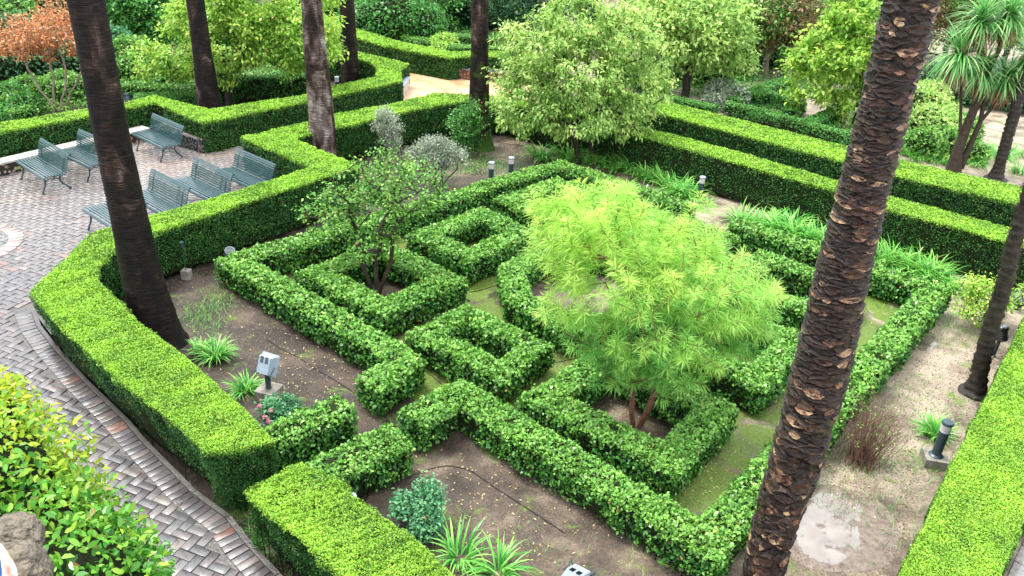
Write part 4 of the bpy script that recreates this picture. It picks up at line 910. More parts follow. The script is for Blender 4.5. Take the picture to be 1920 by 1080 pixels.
# dry twiggy shrub
def dry():
    g = at(1610, 868); e = thing('dry_shrub', g, 'dry reddish twiggy shrub with few leaves right of the scaly palm', 'shrub'); n = 190
    p0 = g+np.c_[rng.normal(0, .13, (n, 2)), np.zeros(n)]; tip = p0+np.c_[rng.normal(.10, .22, n), rng.normal(.05, .22, n), rng.uniform(.5, 1.25, n)]
    m_ = (p0+tip)/2+rng.normal(0, .04, (n, 3)); V1_, F1__ = segs(p0, m_, .006, .004, 3); V2_, F2__ = segs(m_, tip, .004, .0015, 3)
    t_ = rng.random((n*2, 1)); b0 = np.tile(m_, (2, 1))*(1-t_)+np.tile(tip, (2, 1))*t_; V3_, F3__ = segs(b0, b0+np.c_[rng.normal(0, .09, (n*2, 2)), rng.uniform(.02, .16, n*2)], .003, .001, 3)
    mk('stems', np.r_[V1_, V2_, V3_], np.r_[F1__, F2__+len(V1_), F3__+len(V1_)+len(V2_)], noisemat('red_twig', [(.3, (.10, .04, .03)), (.7, (.30, .17, .13))], 9), e)
    q = rng.integers(0, n*2, 420); V, F = leafq(b0[q]+rng.normal(0, .04, (420, 3)), rng.normal(size=(420, 3)), rng.normal(size=(420, 3))+[0, 0, 1], .04, .02)
    mk('leaves', V, F, MT['green'], e, attrs={'rnd': rng.random(420)})
dry()
Y = groundY(1880, 640); g = at(1842, 612)
tree('young_shrub', 'bright green airy young shrub behind the slim fibrous palm on the right', 'shrub', [g, g+[.3, .2, 0], g+[-.2, .3, 0]], [g+[0, 0, .4], g+[.5, .2, .4], g+[-.2, .3, .4]],
     [B(1850,555,g[1],.4,.6), B(1820,575,g[1],.3,.6), B(1905,560,g[1],.4,.6), B(1835,530,g[1],.35,.5,.2), B(1845,600,g[1],.25,.6)], 'limeyellow', 'twig', r=.015, ntw=120, per=34, spread=.08, size=.05, seed=24, wr=.6)
g = at(790, 985)
tree('rose_bush', 'blue green rose bush on bare soil beside the bottom hedge', 'shrub', [g, g+[.1, .05, 0], g+[-.1, 0, 0]], [g+[0, 0, .25], g+[.15, 0, .25], g+[-.2, 0, .2]],
     [(g+[0, 0, .42], (.28, .28, .2)), (g+[.1, -.22, .25], (.2, .2, .2)), (g+[-.22, .05, .33], (.16, .16, .13)), (g+[.05, .18, .5], (.14, .14, .14))], 'blueg', 'twig', r=.012, ntw=100, per=46, spread=.05, size=.042, seed=25, wr=.6)
g = at(545, 800)
eR = tree('rose_bush', 'small rose bush with pink blooms between the floodlight block and short hedge stub', 'shrub', [g, g+[-.2, 0, 0]], [g+[0, 0, .2], g+[-.25, 0, .2]],
     [(g+[-.1, .1, .3], (.28, .2, .15)), (g+[-.3, 0, .3], (.15, .15, .14))], 'blueg', 'twig', r=.01, ntw=60, per=44, spread=.05, size=.042, seed=26, wr=.6)
for p_, z_ in (((487,762), .42), ((497,782), .36), ((508,770), .38), ((503,790), .30)):
    c = at(*p_, z_); n = 34; d = nrm(rng.normal(size=(n, 3))+[0, 0, .4]); V, F = leafq(c+d*.008, nrm(d+rng.normal(0, .4, (n, 3))), d, .038, .034, fold=.3, hexa=True)
    mk('bloom', V, F, MT['petal'], eR, attrs={'rnd': rng.random(n)})
# near bush over the terrace wall (bottom left)
def nb(px, py, D_, r, fl=.85):
    d = (px-960)*RT+(540-py)*UP+F_PX*FW; p = CAM+d/np.linalg.norm(d)*D_; return (p, (r, r, r*fl))
blobs = [nb(0,1045,6.0,.68), nb(-65,815,6.4,.43), nb(0,915,6.2,.40), nb(75,1005,6.0,.38), nb(145,1065,5.8,.34), nb(215,1125,5.6,.32), nb(-85,745,6.8,.30), nb(80,1130,5.6,.62), nb(-80,940,6.2,.72)]
blobs.insert(0, (blobs[0][0]*[1, 1, 0]+[0, 0, 1.2], (.65, .65, 1.6)))
tip = nb(60, 800, 6.6, .1)[0]
bush('glossy_shrub', 'large leaved lime and green shrub filling the bottom left corner', blobs, 'bush', n=66000, size=.045, wr=.48, hexa=True, out=.35, droop=.15, shell=.12,
     fr=lambda P: np.clip(.85-np.linalg.norm((P-nb(20,760,6.8,.1)[0])*[1, 1, 1], axis=1)*.62+rng.normal(0, .22, len(P))+nz(P, 2.5, 2)*.2, 0, .95))
# ------------------------------------------------------------ background planting
BG = 'shrubs in the beds behind the hedges'
def bgb(label, spec, leaf, n=3500, size=.1, **kw): return bush('garden_shrub', label, [gb(*q) for q in spec], leaf, n=n, size=size, group=BG, **kw)
bgb('dark rounded shrubbery behind the orange leaved tree at the left', [(30,150,1.3,.8), (90,130,1.2,.8), (150,140,1.1,.8), (0,120,1.4,.8), (60,110,1.4,.8)], 'dark', 9000, .12)
bgb('mixed green shrub between the orange leaved tree and the leaning palm', [(120,175,.6), (150,185,.6), (100,185,.5), (60,185,.6)], 'green', 5000, .09)
bgb('dense green shrub left of the orange leaved tree stems', [(20,195,.7,.6), (50,210,.6,.6), (5,225,.6,.5)], 'citrus', 5000, .08)
bgb('blue green shrub right behind the leaning palm', [(218,95,.8), (222,120,.7)], 'blueg', 3500, .09)
bgb('green shrub with yellowing top under the yellow green tree', [(250,125,.9), (285,135,.8), (240,150,.7)], 'green', 5000, .1)
bgb('tall green orange tree shrub at the top left', [(265,60,1.6,1.1), (290,45,1.5,1.3)], 'citrus', 8000, .13)
bgb('yellowish shrub at the top edge right of the leaning palm', [(220,50,1.4), (240,40,1.3), (205,60,1.2)], 'limeyellow', 6000, .12)
bgb('green shrub at the top left corner', [(15,70,1.6), (-20,90,1.6), (5,45,1.6)], 'green', 8000, .13)
bgb('rusty twiggy shrub behind the orange leaved tree', [(60,45,1.4,.9), (110,35,1.4,.9), (35,40,1.2)], 'rust', 6000, .11, gap=.4)
bgb('grey brown shrub at the top edge near the far left palm', [(140,25,1.6), (90,15,1.6)], 'grey', 5000, .12, gap=.3)
bgb('citrus shrub behind the far end of the palm row', [(740,75,1.6,.95), (700,72,1.3,.9), (790,78,1.3,.9), (750,50,1.7,1.0), (680,60,1.2)], 'citrus', 17000, .12)
bgb('dark evergreen shrub at the top centre', [(850,45,1.7,1.1), (810,35,1.6,1.1), (895,45,1.8,1.1), (945,40,1.7,1.1)], 'dark', 12000, .13)
bgb('dark shrub at the foot of the yellow green tree', [(320,160,.7,.6), (420,185,.6,.5), (480,180,.7,.6), (540,165,.7,.6), (350,150,.8,.6)], 'citrus', 7000, .085)
bgb('low shrub with pale flowers beside the far palm', [(832,98,.7), (825,105,.5)], 'limeyellow', 1800, .09, core=False)
bgb('whitish flowering shrub at the back right of centre', [(1350,190,.7), (1375,200,.6), (1335,205,.5)], 'grey', 2600, .09, core=False)
bgb('fresh green shrub beneath the round crowned tree', [(1240,150,1.0,.7), (1330,160,1.0,.7), (1300,140,1.0,.7), (1380,145,.9,.7), (1215,170,.8)], 'green', 9000, .1)
bgb('shrub in shade below the rust leaved tree', [(1420,125,1.1), (1480,120,1.1), (1520,130,1.1), (1550,150,1.0)], 'citrus', 8000, .11)
bgb('leafy green shrub just right of the scaly palm beyond the far hedge', [(1740,255,.9), (1720,225,1.0), (1765,270,.8), (1735,205,.9)], 'lime', 7000, .1)
bgb('mid green shrub beneath the sword leaved tree', [(1760,285,.7), (1790,265,.8), (1725,290,.7), (1820,300,.5)], 'green', 6000, .09)
bgb('dark shrub row behind the sword leaved tree', [(1800,190,1.3), (1860,195,1.3), (1910,205,1.4), (1760,180,1.2)], 'dark', 8000, .13)
bgb('small green shrub behind the ball of the far hedge end', [(30,180,.4)], 'green', 900, .08)
bgb('drooping green shrub at the top between rust tree and yellow tree', [(1500,75,1.5), (1450,70,1.4)], 'green', 6000, .12)
bgb('pale shrub at the top between the two left palms', [(640,12,1.3), (625,28,1.0)], 'grey', 4000, .12)
# background trees
TG = 'trees at the back of the garden'
def bgt(label, px, top, blobs, leaf, bark='darkbark', r=.14, ntw=120, per=70, size=.14, seed=1, **kw):
    Y = groundY(*px); g = at(*px)
    tree('garden_tree', label, 'tree', [g], [g+[0, 0, top]], [B(*b[:2], Y, *b[2:]) for b in blobs], leaf, bark, r, ntw, per, .28, size, seed=seed, group=TG, **kw)
bgt('rust leaved tree at the top behind the slanting low hedge', (1467,143), 2.0, [(1465,45,1.6,.6), (1420,60,1.2,.6), (1520,50,1.3,.6), (1450,10,1.8,.6), (1540,20,1.5,.6)], 'rust', ntw=130, per=60, seed=41)
bgt('twisted pale trunk tree beside the rust leaved one', (1433,140), 1.6, [(1430,20,1.5,.6), (1400,40,1.2,.6)], 'green', 'palebark', seed=42, per=60)
bgt('rust and green leaved tree at the top right beyond the scaly palm', (1770,110), 1.8, [(1770,40,1.8,.7), (1740,70,1.3,.7), (1730,10,1.8,.7), (1800,10,1.7,.7)], 'rust', ntw=130, per=60, seed=43)
bgt('green tree at the top right corner behind the spiky heads', (1880,120), 1.8, [(1880,20,2.0,.7), (1925,60,1.6,.7), (1835,0,1.6,.7)], 'green', ntw=150, per=80, seed=44)
bgt('dark tree at the top centre left of the far palm', (1040,60), 2.0, [(1040,-10,2.2,.8), (980,0,2.0,.8), (930,-5,2.2,.8)], 'dark', ntw=150, per=90, seed=45)
bgt('citrus tree with fruit at the top left', (290,70), 1.2, [(290,20,1.8,.9), (255,10,1.5,.8)], 'citrus', ntw=150, per=90, seed=46)
bgt('green tree at the top edge above the citrus shrub', (760,50), 2.0, [(760,-15,2.4,.7), (700,0,2.0,.7), (820,0,2.2,.7)], 'citrus', ntw=170, per=90, seed=47)
bgt('light tree at the top edge right of the far palm', (1230,75), 2.0, [(1230,-5,2.0,.8), (1330,-10,2.4,.8), (1260,10,1.5,.7)], 'lime', ntw=150, per=80, seed=48)
# far wooded mass closing the garden
n = 90000; xx = rng.uniform(-60, 75, n); hh = rng.random(n)**.6; yy = 64+6*nz(np.c_[xx, xx*0, xx*0], .12, 3)+rng.normal(0, 1.2, n)+hh*2
top = 6.5+2.4*nz(np.c_[xx, yy, xx*0], .22, 4); P = np.c_[xx, yy, hh*top]; V, F = leafq(P, rng.normal(size=(n, 3)), rng.normal(size=(n, 3))+[0, -.6, .6], rng.uniform(.3, .6, n), rng.uniform(.18, .35, n))
tag(mk('far_trees', V, F, MT['green'], None, attrs={'rnd': np.clip(rng.beta(2, 2, n)*.8+nz(P, .25, 6)*.3, 0, 1)}), 'mass of green trees closing the far end of the garden', 'trees', kind='stuff')
wb = MB(); wb.box((0, 68.8, 2.6), (150, .5, 5.2)); wb.box((0, 68.8, 5.28), (150, .7, .16)); ww = wb.build('garden_wall', MT['core'])
tag(ww, 'dark garden wall behind the far trees', 'wall')
c = aty(233, 2, 57); e = thing('garden_house', (c[0], 57.0, 0), 'small patch of whitewashed house wall at the top edge, upper left', 'building')
hb = MB().box((c[0], 58.6, 2.6), (6, 3, 5.2)); hb.build('wall', MT['white'], e); MB().box((c[0], 58.6, 5.3), (6.4, 3.4, .2)).build('roof', MT['terracotta'], e)
MB().box((c[0]+.6, 57.08, 1.2), (1.0, .06, 2.1)).build('door', MT['iron'], e)
# ------------------------------------------------------------ slatted benches
def make_bench(label):
    e = thing('garden_bench', (0, 0, 0), label, 'bench', 'slatted green benches on the brick courtyard')
    prof_s = [(y, z) for y, z in zip(np.linspace(0, .44, 8), [.415, .43, .432, .428, .420, .412, .410, .418])]
    th = .030; s = MB(); HL = .80
    for i, (y, z) in enumerate(prof_s):
        s.box((0, y, z), (2*HL, .031, th))
    s.box((0, -.022, .395), (2*HL, .022, .045))
    s.build('seat', MT['teal'], e, local=True)
    b = MB(); pr = [(.478, .455), (.497, .505), (.512, .555), (.525, .605), (.538, .655), (.552, .705), (.57, .755), (.592, .80), (.612, .838)]
    for i, (y, z) in enumerate(pr):
        an = math.atan2(.05, .015) if i < 6 else math.atan2(.045, .022); R = Matrix.Rotation(an, 3, 'X'); b.box((0, y, z), (2*HL, .030, .030), R)
    b.box((0, .635, .845), (2*HL, .05, .02), Matrix.Rotation(-.5, 3, 'X'))
    b.build('backrest', MT['teal'], e, local=True)
    for x in (-.62, .62):
        l = MB(); P = lambda *q: np.array([(x, a, c_) for a, c_ in q])
        l.tube(P((-.01, .40), (.10, .405), (.25, .395), (.40, .385), (.46, .42), (.50, .52), (.54, .68), (.61, .83)), .016, 7)
        l.tube(P((.02, .39), (.05, .30), (.03, .18), (-.03, .07), (-.055, .0)), [.018, .02, .018, .017, .026], 7)
        l.tube(P((.40, .38), (.36, .28), (.40, .18), (.50, .08), (.57, .0)), [.018, .02, .018, .017, .026], 7)
        l.tube(P((.04, .26), (.14, .33), (.22, .30), (.28, .33), (.37, .26)), .011, 6)
        l.tube([(x, .22+.055*math.cos(a), .345+.04*math.sin(a)) for a in np.linspace(0, 6.28, 13)], .009, 5, cap=False)
        l.build('leg', MT['iron'], e, local=True)
    return e
def place(e, fl, label, ang=PH, px_off=None):
    g = at(*fl, PZ+.02) if px_off is None else px_off
    e['label'] = label; e.location = g+AX*.70+BX*.055; e.scale = (1.08, 1.08, 1.08); e.rotation_euler = (0, 0, ang)
def dup(e):
    r = e.copy(); SC.collection.objects.link(r)
    for ch in e.children: c = ch.copy(); SC.collection.objects.link(c); c.parent = r
    return r
b0 = make_bench('x')
spots = [((39,337), 'slatted green bench nearest the left edge, in the far row along the low wall', PH-.01), ((118,317), 'slatted green bench in the far row, just left of the leaning palm', PH+.05), ((256,282), 'slatted green bench standing before the pebble mosaic seat, right of the leaning palm', PH),
         ((165,431), 'slatted green bench half hidden by the leaning palm, nearest bench to the viewer', PH), ((247,402), 'slatted green bench cut off by the hedge, just right of the leaning palm', PH), ((330,375), 'slatted green bench in the middle of the near row behind the hedge', PH), ((411,355), 'slatted green bench at the far right end of the near row', PH)]
for i, (fl, lb, an) in enumerate(spots): place(b0 if i == 0 else dup(b0), fl, lb, an)
# ------------------------------------------------------------ walls and stone seats
def ledge(label, a, b, wd, h, mat, top, name='stone_bench', cat='stone bench', side=1, coping=.05):
    A, Bq = at(*a, PZ), at(*b, PZ); d = nrm(Bq-A); n_ = np.array([-d[1], d[0], 0])*side; L_ = np.linalg.norm(Bq-A); c = (A+Bq)/2+n_*wd/2; R = Matrix.Rotation(math.atan2(d[1], d[0]), 3, 'Z')
    e = thing(name, c*[1, 1, 0], label, cat); h += PZ; MB().box((c[0], c[1], (h-coping)/2), (L_, wd, h-coping), R).build('base', MT[mat], e)
    m_ = MB(); m_.box((c[0], c[1], h-coping/2), (L_+.05, wd+.05, coping), R); m_.build('top', MT[top], e); return e
ledge('low pebble wall with pale coping running behind the green benches', (-80,352), (282,262), .34, .36, 'pebble', 'stonepale', 'low_wall', 'wall')
ledge('dark pebble mosaic seat at the foot of the zigzag hedge, behind a green bench', (287,262), (382,289), .45, .42, 'mosaic', 'mosaic', side=1)
ledge('dark pebble mosaic seat behind the end green bench of the near row', (462,318), (530,349), .42, .42, 'mosaic', 'mosaic', side=1)
ledge('red brown tiled bench on the far side of the sand path', (861,150), (985,160), .45, .45, 'brickbench', 'mosaic', side=1)
ledge('pale stone seat end at the gap in the zigzag hedge', (757,187), (768,168), .35, .50, 'stonepale', 'lampgrey', side=1)
# ------------------------------------------------------------ lamps
def block(g, s, h, rot=PH): return MB().box((g[0], g[1], h/2), (s, s, h), Matrix.Rotation(rot, 3, 'Z'))
def bollard(px, label, blk=True, top_px=None, sc=1.0):
    g = at(*px); e = thing('bollard_lamp', g, label, 'lamp', 'short round bollard lamps'); h0 = .16 if blk else 0
    if blk: block(g, .34, h0, PH+.5).build('concrete_block', MT['concrete'], e)
    MB().lathe(g+[0, 0, h0], [(.11, 0), (.11, .012), (.085, .03), (.074, .035), (.074, .45), (.080, .452), (.080, .46)], 24).build('post', MT['bollard'], e)
    l = MB(); l.lathe(g+[0, 0, h0+.46], [(.072, 0)]+[(.072+.006*(i % 2), .02*i) for i in range(8)]+[(.072, .15)], 24); l.build('lens', MT['lens'], e)
    MB().lathe(g+[0, 0, h0+.61], [(.088, 0), (.09, .03), (.08, .045), (.004, .052)], 24).build('cap', MT['lampgrey'] if not blk else MT['bollard'], e); return e
bollard((1749,868), 'bollard lamp on a concrete block in front of a strap leaved clump, lower right')
bollard((1311,372), 'bollard lamp with white lens below the nearer right hand hedge', False)
bollard((1648,455), 'bollard lamp half hidden right behind the scaly palm', False)
bollard((660,1000), 'bollard lamp of which only the grey cap shows behind the bottom hedge', False)
bollard((920,345), 'bollard lamp cap showing behind the maze hedge, left one of two', False)
bollard((957,335), 'bollard lamp cap showing behind the maze hedge, right one of two', False)
bollard((633,176), 'small lamp beside the far dark palm behind the zigzag hedge', False)
bollard((1005,97+40), 'pale lamp in the bed behind the sand path', False)
def flood(g, label, h0, yaw, tilt, blk=True, sc=1.0, ph=.28):
    e = thing('floodlight', g, label, 'lamp', 'grey box floodlights'); z = 0
    if blk: block(g, .34, .22, PH+.45).build('concrete_block', MT['concrete'], e); z = .22
    MB().lathe(g+[0, 0, z], [(.055, 0), (.055, .01), (.048, .015), (.045, ph), (.02, ph+.01)], 18).build('post', MT['bollard'], e)
    R = Matrix.Rotation(yaw, 3, 'Z') @ Matrix.Rotation(tilt, 3, 'X'); Rn = np.array(R); c = g+[0, 0, z+ph+.17*sc]
    hb = MB(); s = sc
    V = np.array([(x*.15*s*(1 if z_ > 0 else .72), y*.17*s*(1 if z_ > 0 else .8), z_*.075*s) for z_ in (-1, 1) for y in (-1, 1) for x in (-1, 1)]) @ Rn.T+c
    hb.add(V, [(0, 2, 3, 1), (4, 5, 7, 6), (0, 1, 5, 4), (2, 6, 7, 3), (0, 4, 6, 2), (1, 3, 7, 5)])
    hb.box(c+Rn @ np.array([0, 0, .082*s]), (.33*s, .37*s, .016), R); hb.build('lamp_housing', MT['lampgrey'], e)
    MB().box(c+Rn @ np.array([0, 0, .092*s]), (.27*s, .31*s, .008), R).build('glass', MT['glass'], e)
    sl_ = MB()
    for i in range(5):
        for j in (-1, 1): sl_.box(c+Rn @ np.array([j*.045*s, (.05+.022*i)*s, -.078*s]), (.06*s, .011*s, .010), R)
    sl_.build('vent', MT['black'], e)
    br = MB(); br.tube([c+Rn @ np.array([-.17*s, 0, 0]), c+Rn @ np.array([-.17*s, -.14*s, -.09*s]), g+[0, 0, z+ph], c+Rn @ np.array([.17*s, -.14*s, -.09*s]), c+Rn @ np.array([.17*s, 0, 0])], .011, 6); br.build('bracket', MT['iron'], e)
    return e
flood(at(506,748), 'grey floodlight on a post and concrete block left of the maze', 0, PH+math.pi+.3, 2.0)
flood(at(1078,1110), 'grey box floodlight on the bare soil at the bottom edge', 0, -.55, 2.65, False, 1.0, .12)
def spot(g, label, yaw, tilt, stand=.28, r=.09, L_=.26, mat='black', glass='glass'):
    e = thing('spotlight', g, label, 'lamp', 'round garden spotlights')
    MB().lathe(g, [(.05, 0), (.05, .01), (.035, .02), (.032, stand)], 14).build('stand', MT['iron'], e)
    R = np.array(Matrix.Rotation(yaw, 3, 'Z') @ Matrix.Rotation(tilt, 3, 'X')); c = g+[0, 0, stand+.08]
    pr = [(r*.5, -L_*.45)]+[(r*(.86+.06*(i % 2)), -L_*.4+L_*.075*i) for i in range(9)]+[(r*1.05, L_*.32), (r*1.08, L_*.5)]
    MB().lathe(c, pr, 20, R).build('lamp_housing', MT[mat], e)
    MB().lathe(c+R @ np.array([0, 0, L_*.505]), [(r*.95, 0), (r*.9, .006), (.004, .012)], 20, R).build('glass', MT[glass], e)
    for q in (.45, .7): MB().tube([c+R @ np.array([r*q*math.cos(a), r*q*math.sin(a), L_*.505+.016]) for a in np.linspace(0, 6.28, 20)], .004, 4, cap=False).build('guard_ring', MT['lampgrey'], e)
    MB().tube([g+[-r*1.3, 0, stand+.08], g+[-r*1.3, 0, stand-.02], g+[r*1.3, 0, stand-.02], g+[r*1.3, 0, stand+.08]], .010, 6).build('bracket', MT['lampgrey'], e); return e
spot(at(1862,668), 'round ribbed spotlight on a stand right of the slim fibrous palm', .4, -.35, .42, .115, .30)
spot(at(433,492), 'round spotlight in clear cover at the foot of the hedge, left of the maze', .5, .5, .12, .10, .28, 'lampgrey')
spot(at(243,205), 'round spotlight in the bed behind the zigzag hedge, right of the leaning palm', .5, -.5, .30, .11, .3, 'bollard')
spot(at(1905,580), 'dark spotlight in the shade near the top of the wide right hand hedge', -.6, .7, .15, .14, .35, 'black')
spot(at(1748,285), 'small pale spotlight half buried in the shrubs right of the scaly palm', .3, .6, .15, .09, .22, 'lampgrey')
g = at(351, 522); e = thing('stake_lamp', g, 'thin stalked garden lamp on a small concrete block in front of the hedge', 'lamp')
block(g, .17, .20, PH+.6).build('concrete_block', MT['concrete'], e)
MB().tube([g+[0, 0, .2], g+[-.01, 0, .75]], .009, 7).build('stalk', MT['bollard'], e); MB().lathe(g+[-.01, 0, .70], [(.03, 0), (.038, .01), (.045, .13), (.048, .14), (.04, .15), (.004, .152)], 18).build('lamp_head', MT['bollard'], e)
# cables on the ground
def cable(pts, label):
    P = np.array([at(*p, .012) for p in pts]); t_ = np.linspace(0, len(P)-1, len(P)*8); Q = np.stack([np.interp(t_, np.arange(len(P)), P[:, i]) for i in range(3)], 1); k = np.ones(5)/5
    Q[2:-2] = np.stack([np.convolve(Q[:, i], k, 'valid') for i in range(3)], 1); o = MB().tube(Q, .007, 6).build('hose', MT['cable']); tag(o, label, 'hose', 'irrigation hoses on the soil')
cable([(500,636), (530,655), (560,670), (590,690), (640,720), (700,760), (740,800)], 'black hose on the soil along the left side of the maze')
cable([(670,930), (720,915), (770,892), (800,880), (840,872), (880,880), (930,915), (1000,960), (1060,1000)], 'black hose curving over the bare soil below the maze entrance')
cable([(790,690), (810,705), (830,722), (860,735), (930,760), (1000,780)], 'black hose on the mossy path inside the maze')
cable([(880,548), (900,545), (930,535), (960,524)], 'short black hose beneath the middle square hedge')
cable([(1040,680), (1080,672), (1120,668), (1160,672)], 'black hose under the feathery tree')
# rock and cloth at the bottom left corner
def rock(c, r, seed, label, group):
    bm = bmesh.new(); bmesh.ops.create_icosphere(bm, subdivisions=5, radius=1); V = np.array([v.co for v in bm.verts]); F = [[v.index for v in f.verts] for f in bm.faces]; bm.free()
    d = 1+nz(V, 2.2, seed)*.13+np.abs(nz(V, 6, seed+1))*.09+nz(V, 14, seed+2)*.035+nz(V, 32, seed+3)*.015; V = V*d[:, None]*np.array(r)+c
    tag(mk('rock', V, F, MT['rock']), label, 'rock', group)
rock(nb(30,1005,4.2,.1)[0], (.11, .10, .08), 3, 'rough lichen covered stone at the bottom left corner, upper of two', 'rocks on the terrace edge')
rock(nb(32,1070,4.0,.1)[0], (.125, .115, .11), 9, 'rough grey stone at the bottom left corner, lower of two', 'rocks on the terrace edge')
wc = nb(-90,1330,4.3,.1)[0]; wb = MB().box((wc[0]-.25, wc[1], wc[2]/2), (1.2, .9, wc[2]), Matrix.Rotation(.35, 3, 'Z')); tag(wb.build('terrace_wall', MT['rock']), 'rough stone terrace wall carrying the two rocks', 'wall')
c = nb(-40,1106,1.5,.1)[0]; bm = bmesh.new(); bmesh.ops.create_icosphere(bm, subdivisions=4, radius=1); V = np.array([v.co for v in bm.verts]); F = [[v.index for v in f.verts] for f in bm.faces]; bm.free()
V = V*(1+nz(V, 2.5, 3)*.06+nz(V, 7, 4)*.02)[:, None]*np.array([.045, .06, .085])+c
e = thing('cloth_bag', c, 'blurred pink patterned cloth bag with blue piping at the very bottom left corner', 'bag'); mk('body', V, F, MT['cloth'], e, smooth=True)
a = np.linspace(-.3, 2.9, 16); MB().tube([c+RT*(.047*math.cos(t_-.9))+UP*(.088*math.sin(t_-.55)+.0)-FW*.030 for t_ in a], .006, 8).build('piping', MT['blue'], e, smooth=True)
# fallen leaves and grass
def litter(zones, n_each, label, size=.035, name='fallen_leaves'):
    PP = []
    for (px, rx, ry, k) in zones:
        c = at(*px); m_ = int(n_each*k); PP.append(c+np.c_[rng.normal(0, rx, m_), rng.normal(0, ry, m_), rng.uniform(.012, .03, m_)])
    P = np.concatenate(PP); m_ = len(P); V, F = leafq(P, rng.normal(size=(m_, 3))*[1, 1, .15], rng.normal(0, .3, (m_, 3))+[0, 0, 1], size*rng.uniform(.6, 1.5, m_), size*.55*rng.uniform(.7, 1.2, m_), fold=.2, hexa=True)
    tag(mk(name, V, F, MT['fallen'], None, attrs={'rnd': rng.random(m_)}), label, 'leaves', kind='stuff')
litter([((900,300), .9, 1.1, 2.2), ((860,290), .8, .8, 2), ((1000,290), .8, .8, 1.2), ((1290,890), .5, .5, 1.2), ((1330,830), .4, .6, .8), ((1180,760), .5, .4, 1), ((900,900), .8, .35, .7), ((1000,1000), .8, .6, .5), ((560,650), 1.2, 1.4, .6), ((420,620), .8, 1.2, .4), ((1650,900), .9, 1.2, .7), ((1750,700), .8, 1.5, .6), ((1900,380), 2, 2, 1), ((560,720), .5, .3, .5), ((960,560), .6, .8, .4), ((640,660), .6, .4, .5), ((480,850), .6, 1.2, .12), ((250,400), 2, 3, .15), ((1250,960), .5, .4, .5)], 150, 'small yellow and tan leaves fallen on the soil between the hedges')
def grass(zones, label, L0=.09):
    Vs, Fs, Rs, c = [], [], [], 0
    for (px, rx, ry, n) in zones:
        q = at(*px); C_ = q+np.c_[rng.normal(0, rx, n), rng.normal(0, ry, n), np.zeros(n)]; V, F, K = straps(C_, rng.uniform(0, 6.28, n), rng.uniform(.4, 1.5, n)*L0, np.full(n, .007), rng.uniform(.6, 1.5, n), rng.uniform(.3, 1.6, n), 3)
        Vs.append(V); Fs.append(F+c); c += len(V); Rs.append(np.repeat(rng.random(n), K))
    tag(mk('grass', np.concatenate(Vs), np.concatenate(Fs), MT['strap'], None, attrs={'rnd': np.concatenate(Rs)}), label, 'grass', kind='stuff')
grass([((400,565), .25, .5, 500), ((370,590), .2, .3, 260), ((395,610), .2, .3, 200), ((860,310), .8, .6, 1500), ((930,310), .6, .5, 900), ((1770,600), .7, .8, 1200), ((1720,760), .7, .9, 900), ((1620,850), .3, .3, 350), ((1760,880), .35, .25, 400), ((1700,970), .5, .6, 350), ((490,985), .25, .4, 700), ((520,1030), .2, .5, 500), ((960,1030), .7, .3, 160), ((1860,290), 2, 2, 1200), ((1550,900), .4, .4, 250)], 'thin weedy grass sprouting from the bare soil')
# people far away at the top edge
def person(px, label, coat):
    g = at(*px); e = thing('person', g, label, 'person'); J = [(0, 0, .92), (0, 0, 1.15), (0, 0, 1.40), (0, 0, 1.52), (0, -.01, 1.60), (0, -.01, 1.72), (.18, 0, 1.38), (.24, -.02, 1.10), (.22, -.12, .88), (-.18, 0, 1.38), (-.24, .02, 1.10), (-.22, .06, .86), (.09, 0, .86), (.10, -.05, .48), (.10, .02, .07), (.10, -.14, .04), (-.09, 0, .86), (-.10, .06, .48), (-.10, .12, .07), (-.10, -.02, .04)]
    Rd = [.15, .14, .15, .06, .095, .08, .065, .048, .035, .065, .048, .035, .09, .065, .05, .035, .09, .065, .05, .035]; Eg = [(0, 1), (1, 2), (2, 3), (3, 4), (4, 5), (2, 6), (6, 7), (7, 8), (2, 9), (9, 10), (10, 11), (0, 12), (12, 13), (13, 14), (14, 15), (0, 16), (16, 17), (17, 18), (18, 19)]
    me = bpy.data.meshes.new('body'); me.from_pydata(J, Eg, []); o = bpy.data.objects.new('body', me); SC.collection.objects.link(o); o.parent = e
    sk = o.modifiers.new('skin', 'SKIN')
    for v, r_ in zip(me.skin_vertices[0].data, Rd): v.radius = (r_, r_*.8)
    me.skin_vertices[0].data[0].use_root = True; o.modifiers.new('sub', 'SUBSURF').render_levels = 1; me.materials.append(MT[coat])
    MB().lathe(g+[0, .01, 1.66], [(.02, -.12), (.09, -.08), (.105, 0), (.09, .07), (.01, .11)], 12).build('hair', MT['hair'], e)
person((1101,45), 'person in a dark navy coat at the top edge beyond the pale tree', 'navy')
person((1062,35), 'second person in dark clothes at the top edge, left of the other', 'navy')

# crumbs of soil and bark lying on the beds
n = 42000; uv = np.c_[rng.uniform(250, 1900, n), rng.uniform(280, 1100, n)]
P = np.array([at(*q) for q in uv]); ok = (nz(P, 1.1, 33) > -.15) & (np.linalg.norm(P-at(1552, 985), axis=1) > .75); P = P[ok]; n = len(P); sz = rng.uniform(.006, .02, n)
oct_ = np.array([(1, 0, 0), (0, 1, 0), (-1, 0, 0), (0, -1, 0), (0, 0, 1)]); Vc = (P[:, None]+oct_[None]*sz[:, None, None]*rng.uniform(.5, 1.4, (n, 5, 1))).reshape(-1, 3)
Fc = (np.arange(n)[:, None, None]*5+np.array([(0, 1, 4), (1, 2, 4), (2, 3, 4), (3, 0, 4)])[None]).reshape(-1, 3)
tag(mk('soil_crumbs', Vc, Fc, noisemat('crumb', [(.3, (.05, .036, .026)), (.7, (.20, .15, .11))], 6, rough=.9)), 'crumbs of soil and bark scattered over the beds', 'crumbs', kind='stuff')

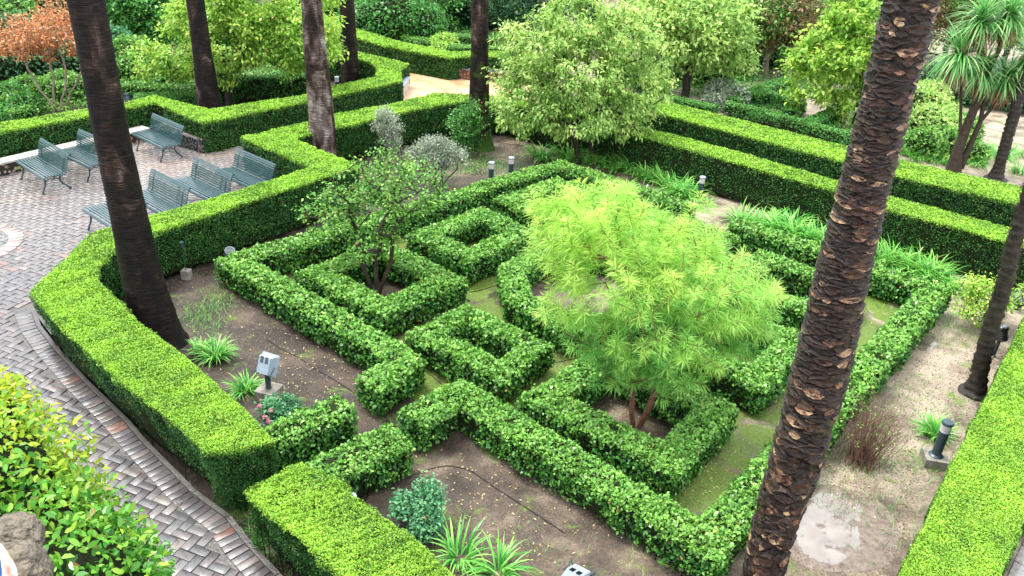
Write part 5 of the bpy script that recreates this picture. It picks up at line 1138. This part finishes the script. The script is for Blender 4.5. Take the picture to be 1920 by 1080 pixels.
# pale paving strip beyond the right hand hedge
n2r = rail(N2)[1]; e0, e1 = n2r[0][:2], n2r[3][:2]; dd = (e1-e0)/np.linalg.norm(e1-e0); nn2 = np.array([dd[1], -dd[0]])
q = np.array([(i_*.40+.2*(j_ % 2), j_*.21+.15) for i_ in range(12) for j_ in range(9)]); pc = e0+q[:, :1]*dd+q[:, 1:]*nn2
V4, F4 = rect_bricks(pc[:, 0], pc[:, 1], np.full(len(pc), math.atan2(dd[1], dd[0])), .40, .21)
tag(mk('stone_paving', V4, F4, MT['brick'], attrs={'col': np.repeat(np.array([[.30, .29, .28]])*rng.uniform(.7, 1.2, (len(pc), 1)), 9, 0)}), kind='structure')

# leafy ground cover in the far beds
def cover(poly, n, leaf, label, h=.22, size=.07):
    A = np.array(poly, float); lo, hi = A.min(0), A.max(0); uv = rng.uniform(lo, hi, (n*3, 2)); uv = uv[poly_in(uv, poly)][:n]
    P = np.array([at(*q) for q in uv]); dens = nz(P, .8, 41); P = P[dens > -.35]; m_ = len(P); P[:, 2] += rng.random(m_)*h*(1+.5*nz(P, 1.4, 42))
    V, F = leafq(P, rng.normal(size=(m_, 3))+[0, 0, .3], rng.normal(0, .5, (m_, 3))+[0, 0, 1], size*rng.uniform(.6, 1.4, m_)*1.3, size*.8)
    tag(mk('ground_cover', V, F, MT[leaf], None, attrs={'rnd': np.clip(rng.beta(2, 2.2, m_)+nz(P, .9, 44)*.15, 0, 1)}), label, 'ground cover', kind='stuff')
cover([(1120,120), (1180,165), (1345,190), (1690,285), (1710,170), (1500,100)], 26000, 'citrus', 'leafy ground cover in the beds behind the far tall hedge')
cover([(0,110), (0,228), (160,205), (290,172), (400,195), (560,168), (600,120), (560,70), (200,60)], 30000, 'green', 'leafy ground cover in the beds behind the zigzag hedge')
cover([(700,40), (780,72), (850,88), (1000,88), (1000,40)], 9000, 'citrus', 'leafy ground cover behind the hedge along the sand path')
cover([(1690,200), (1700,285), (1790,312), (1830,260), (1790,190)], 9000, 'lime', 'pale leafy ground cover right of the scaly palm')
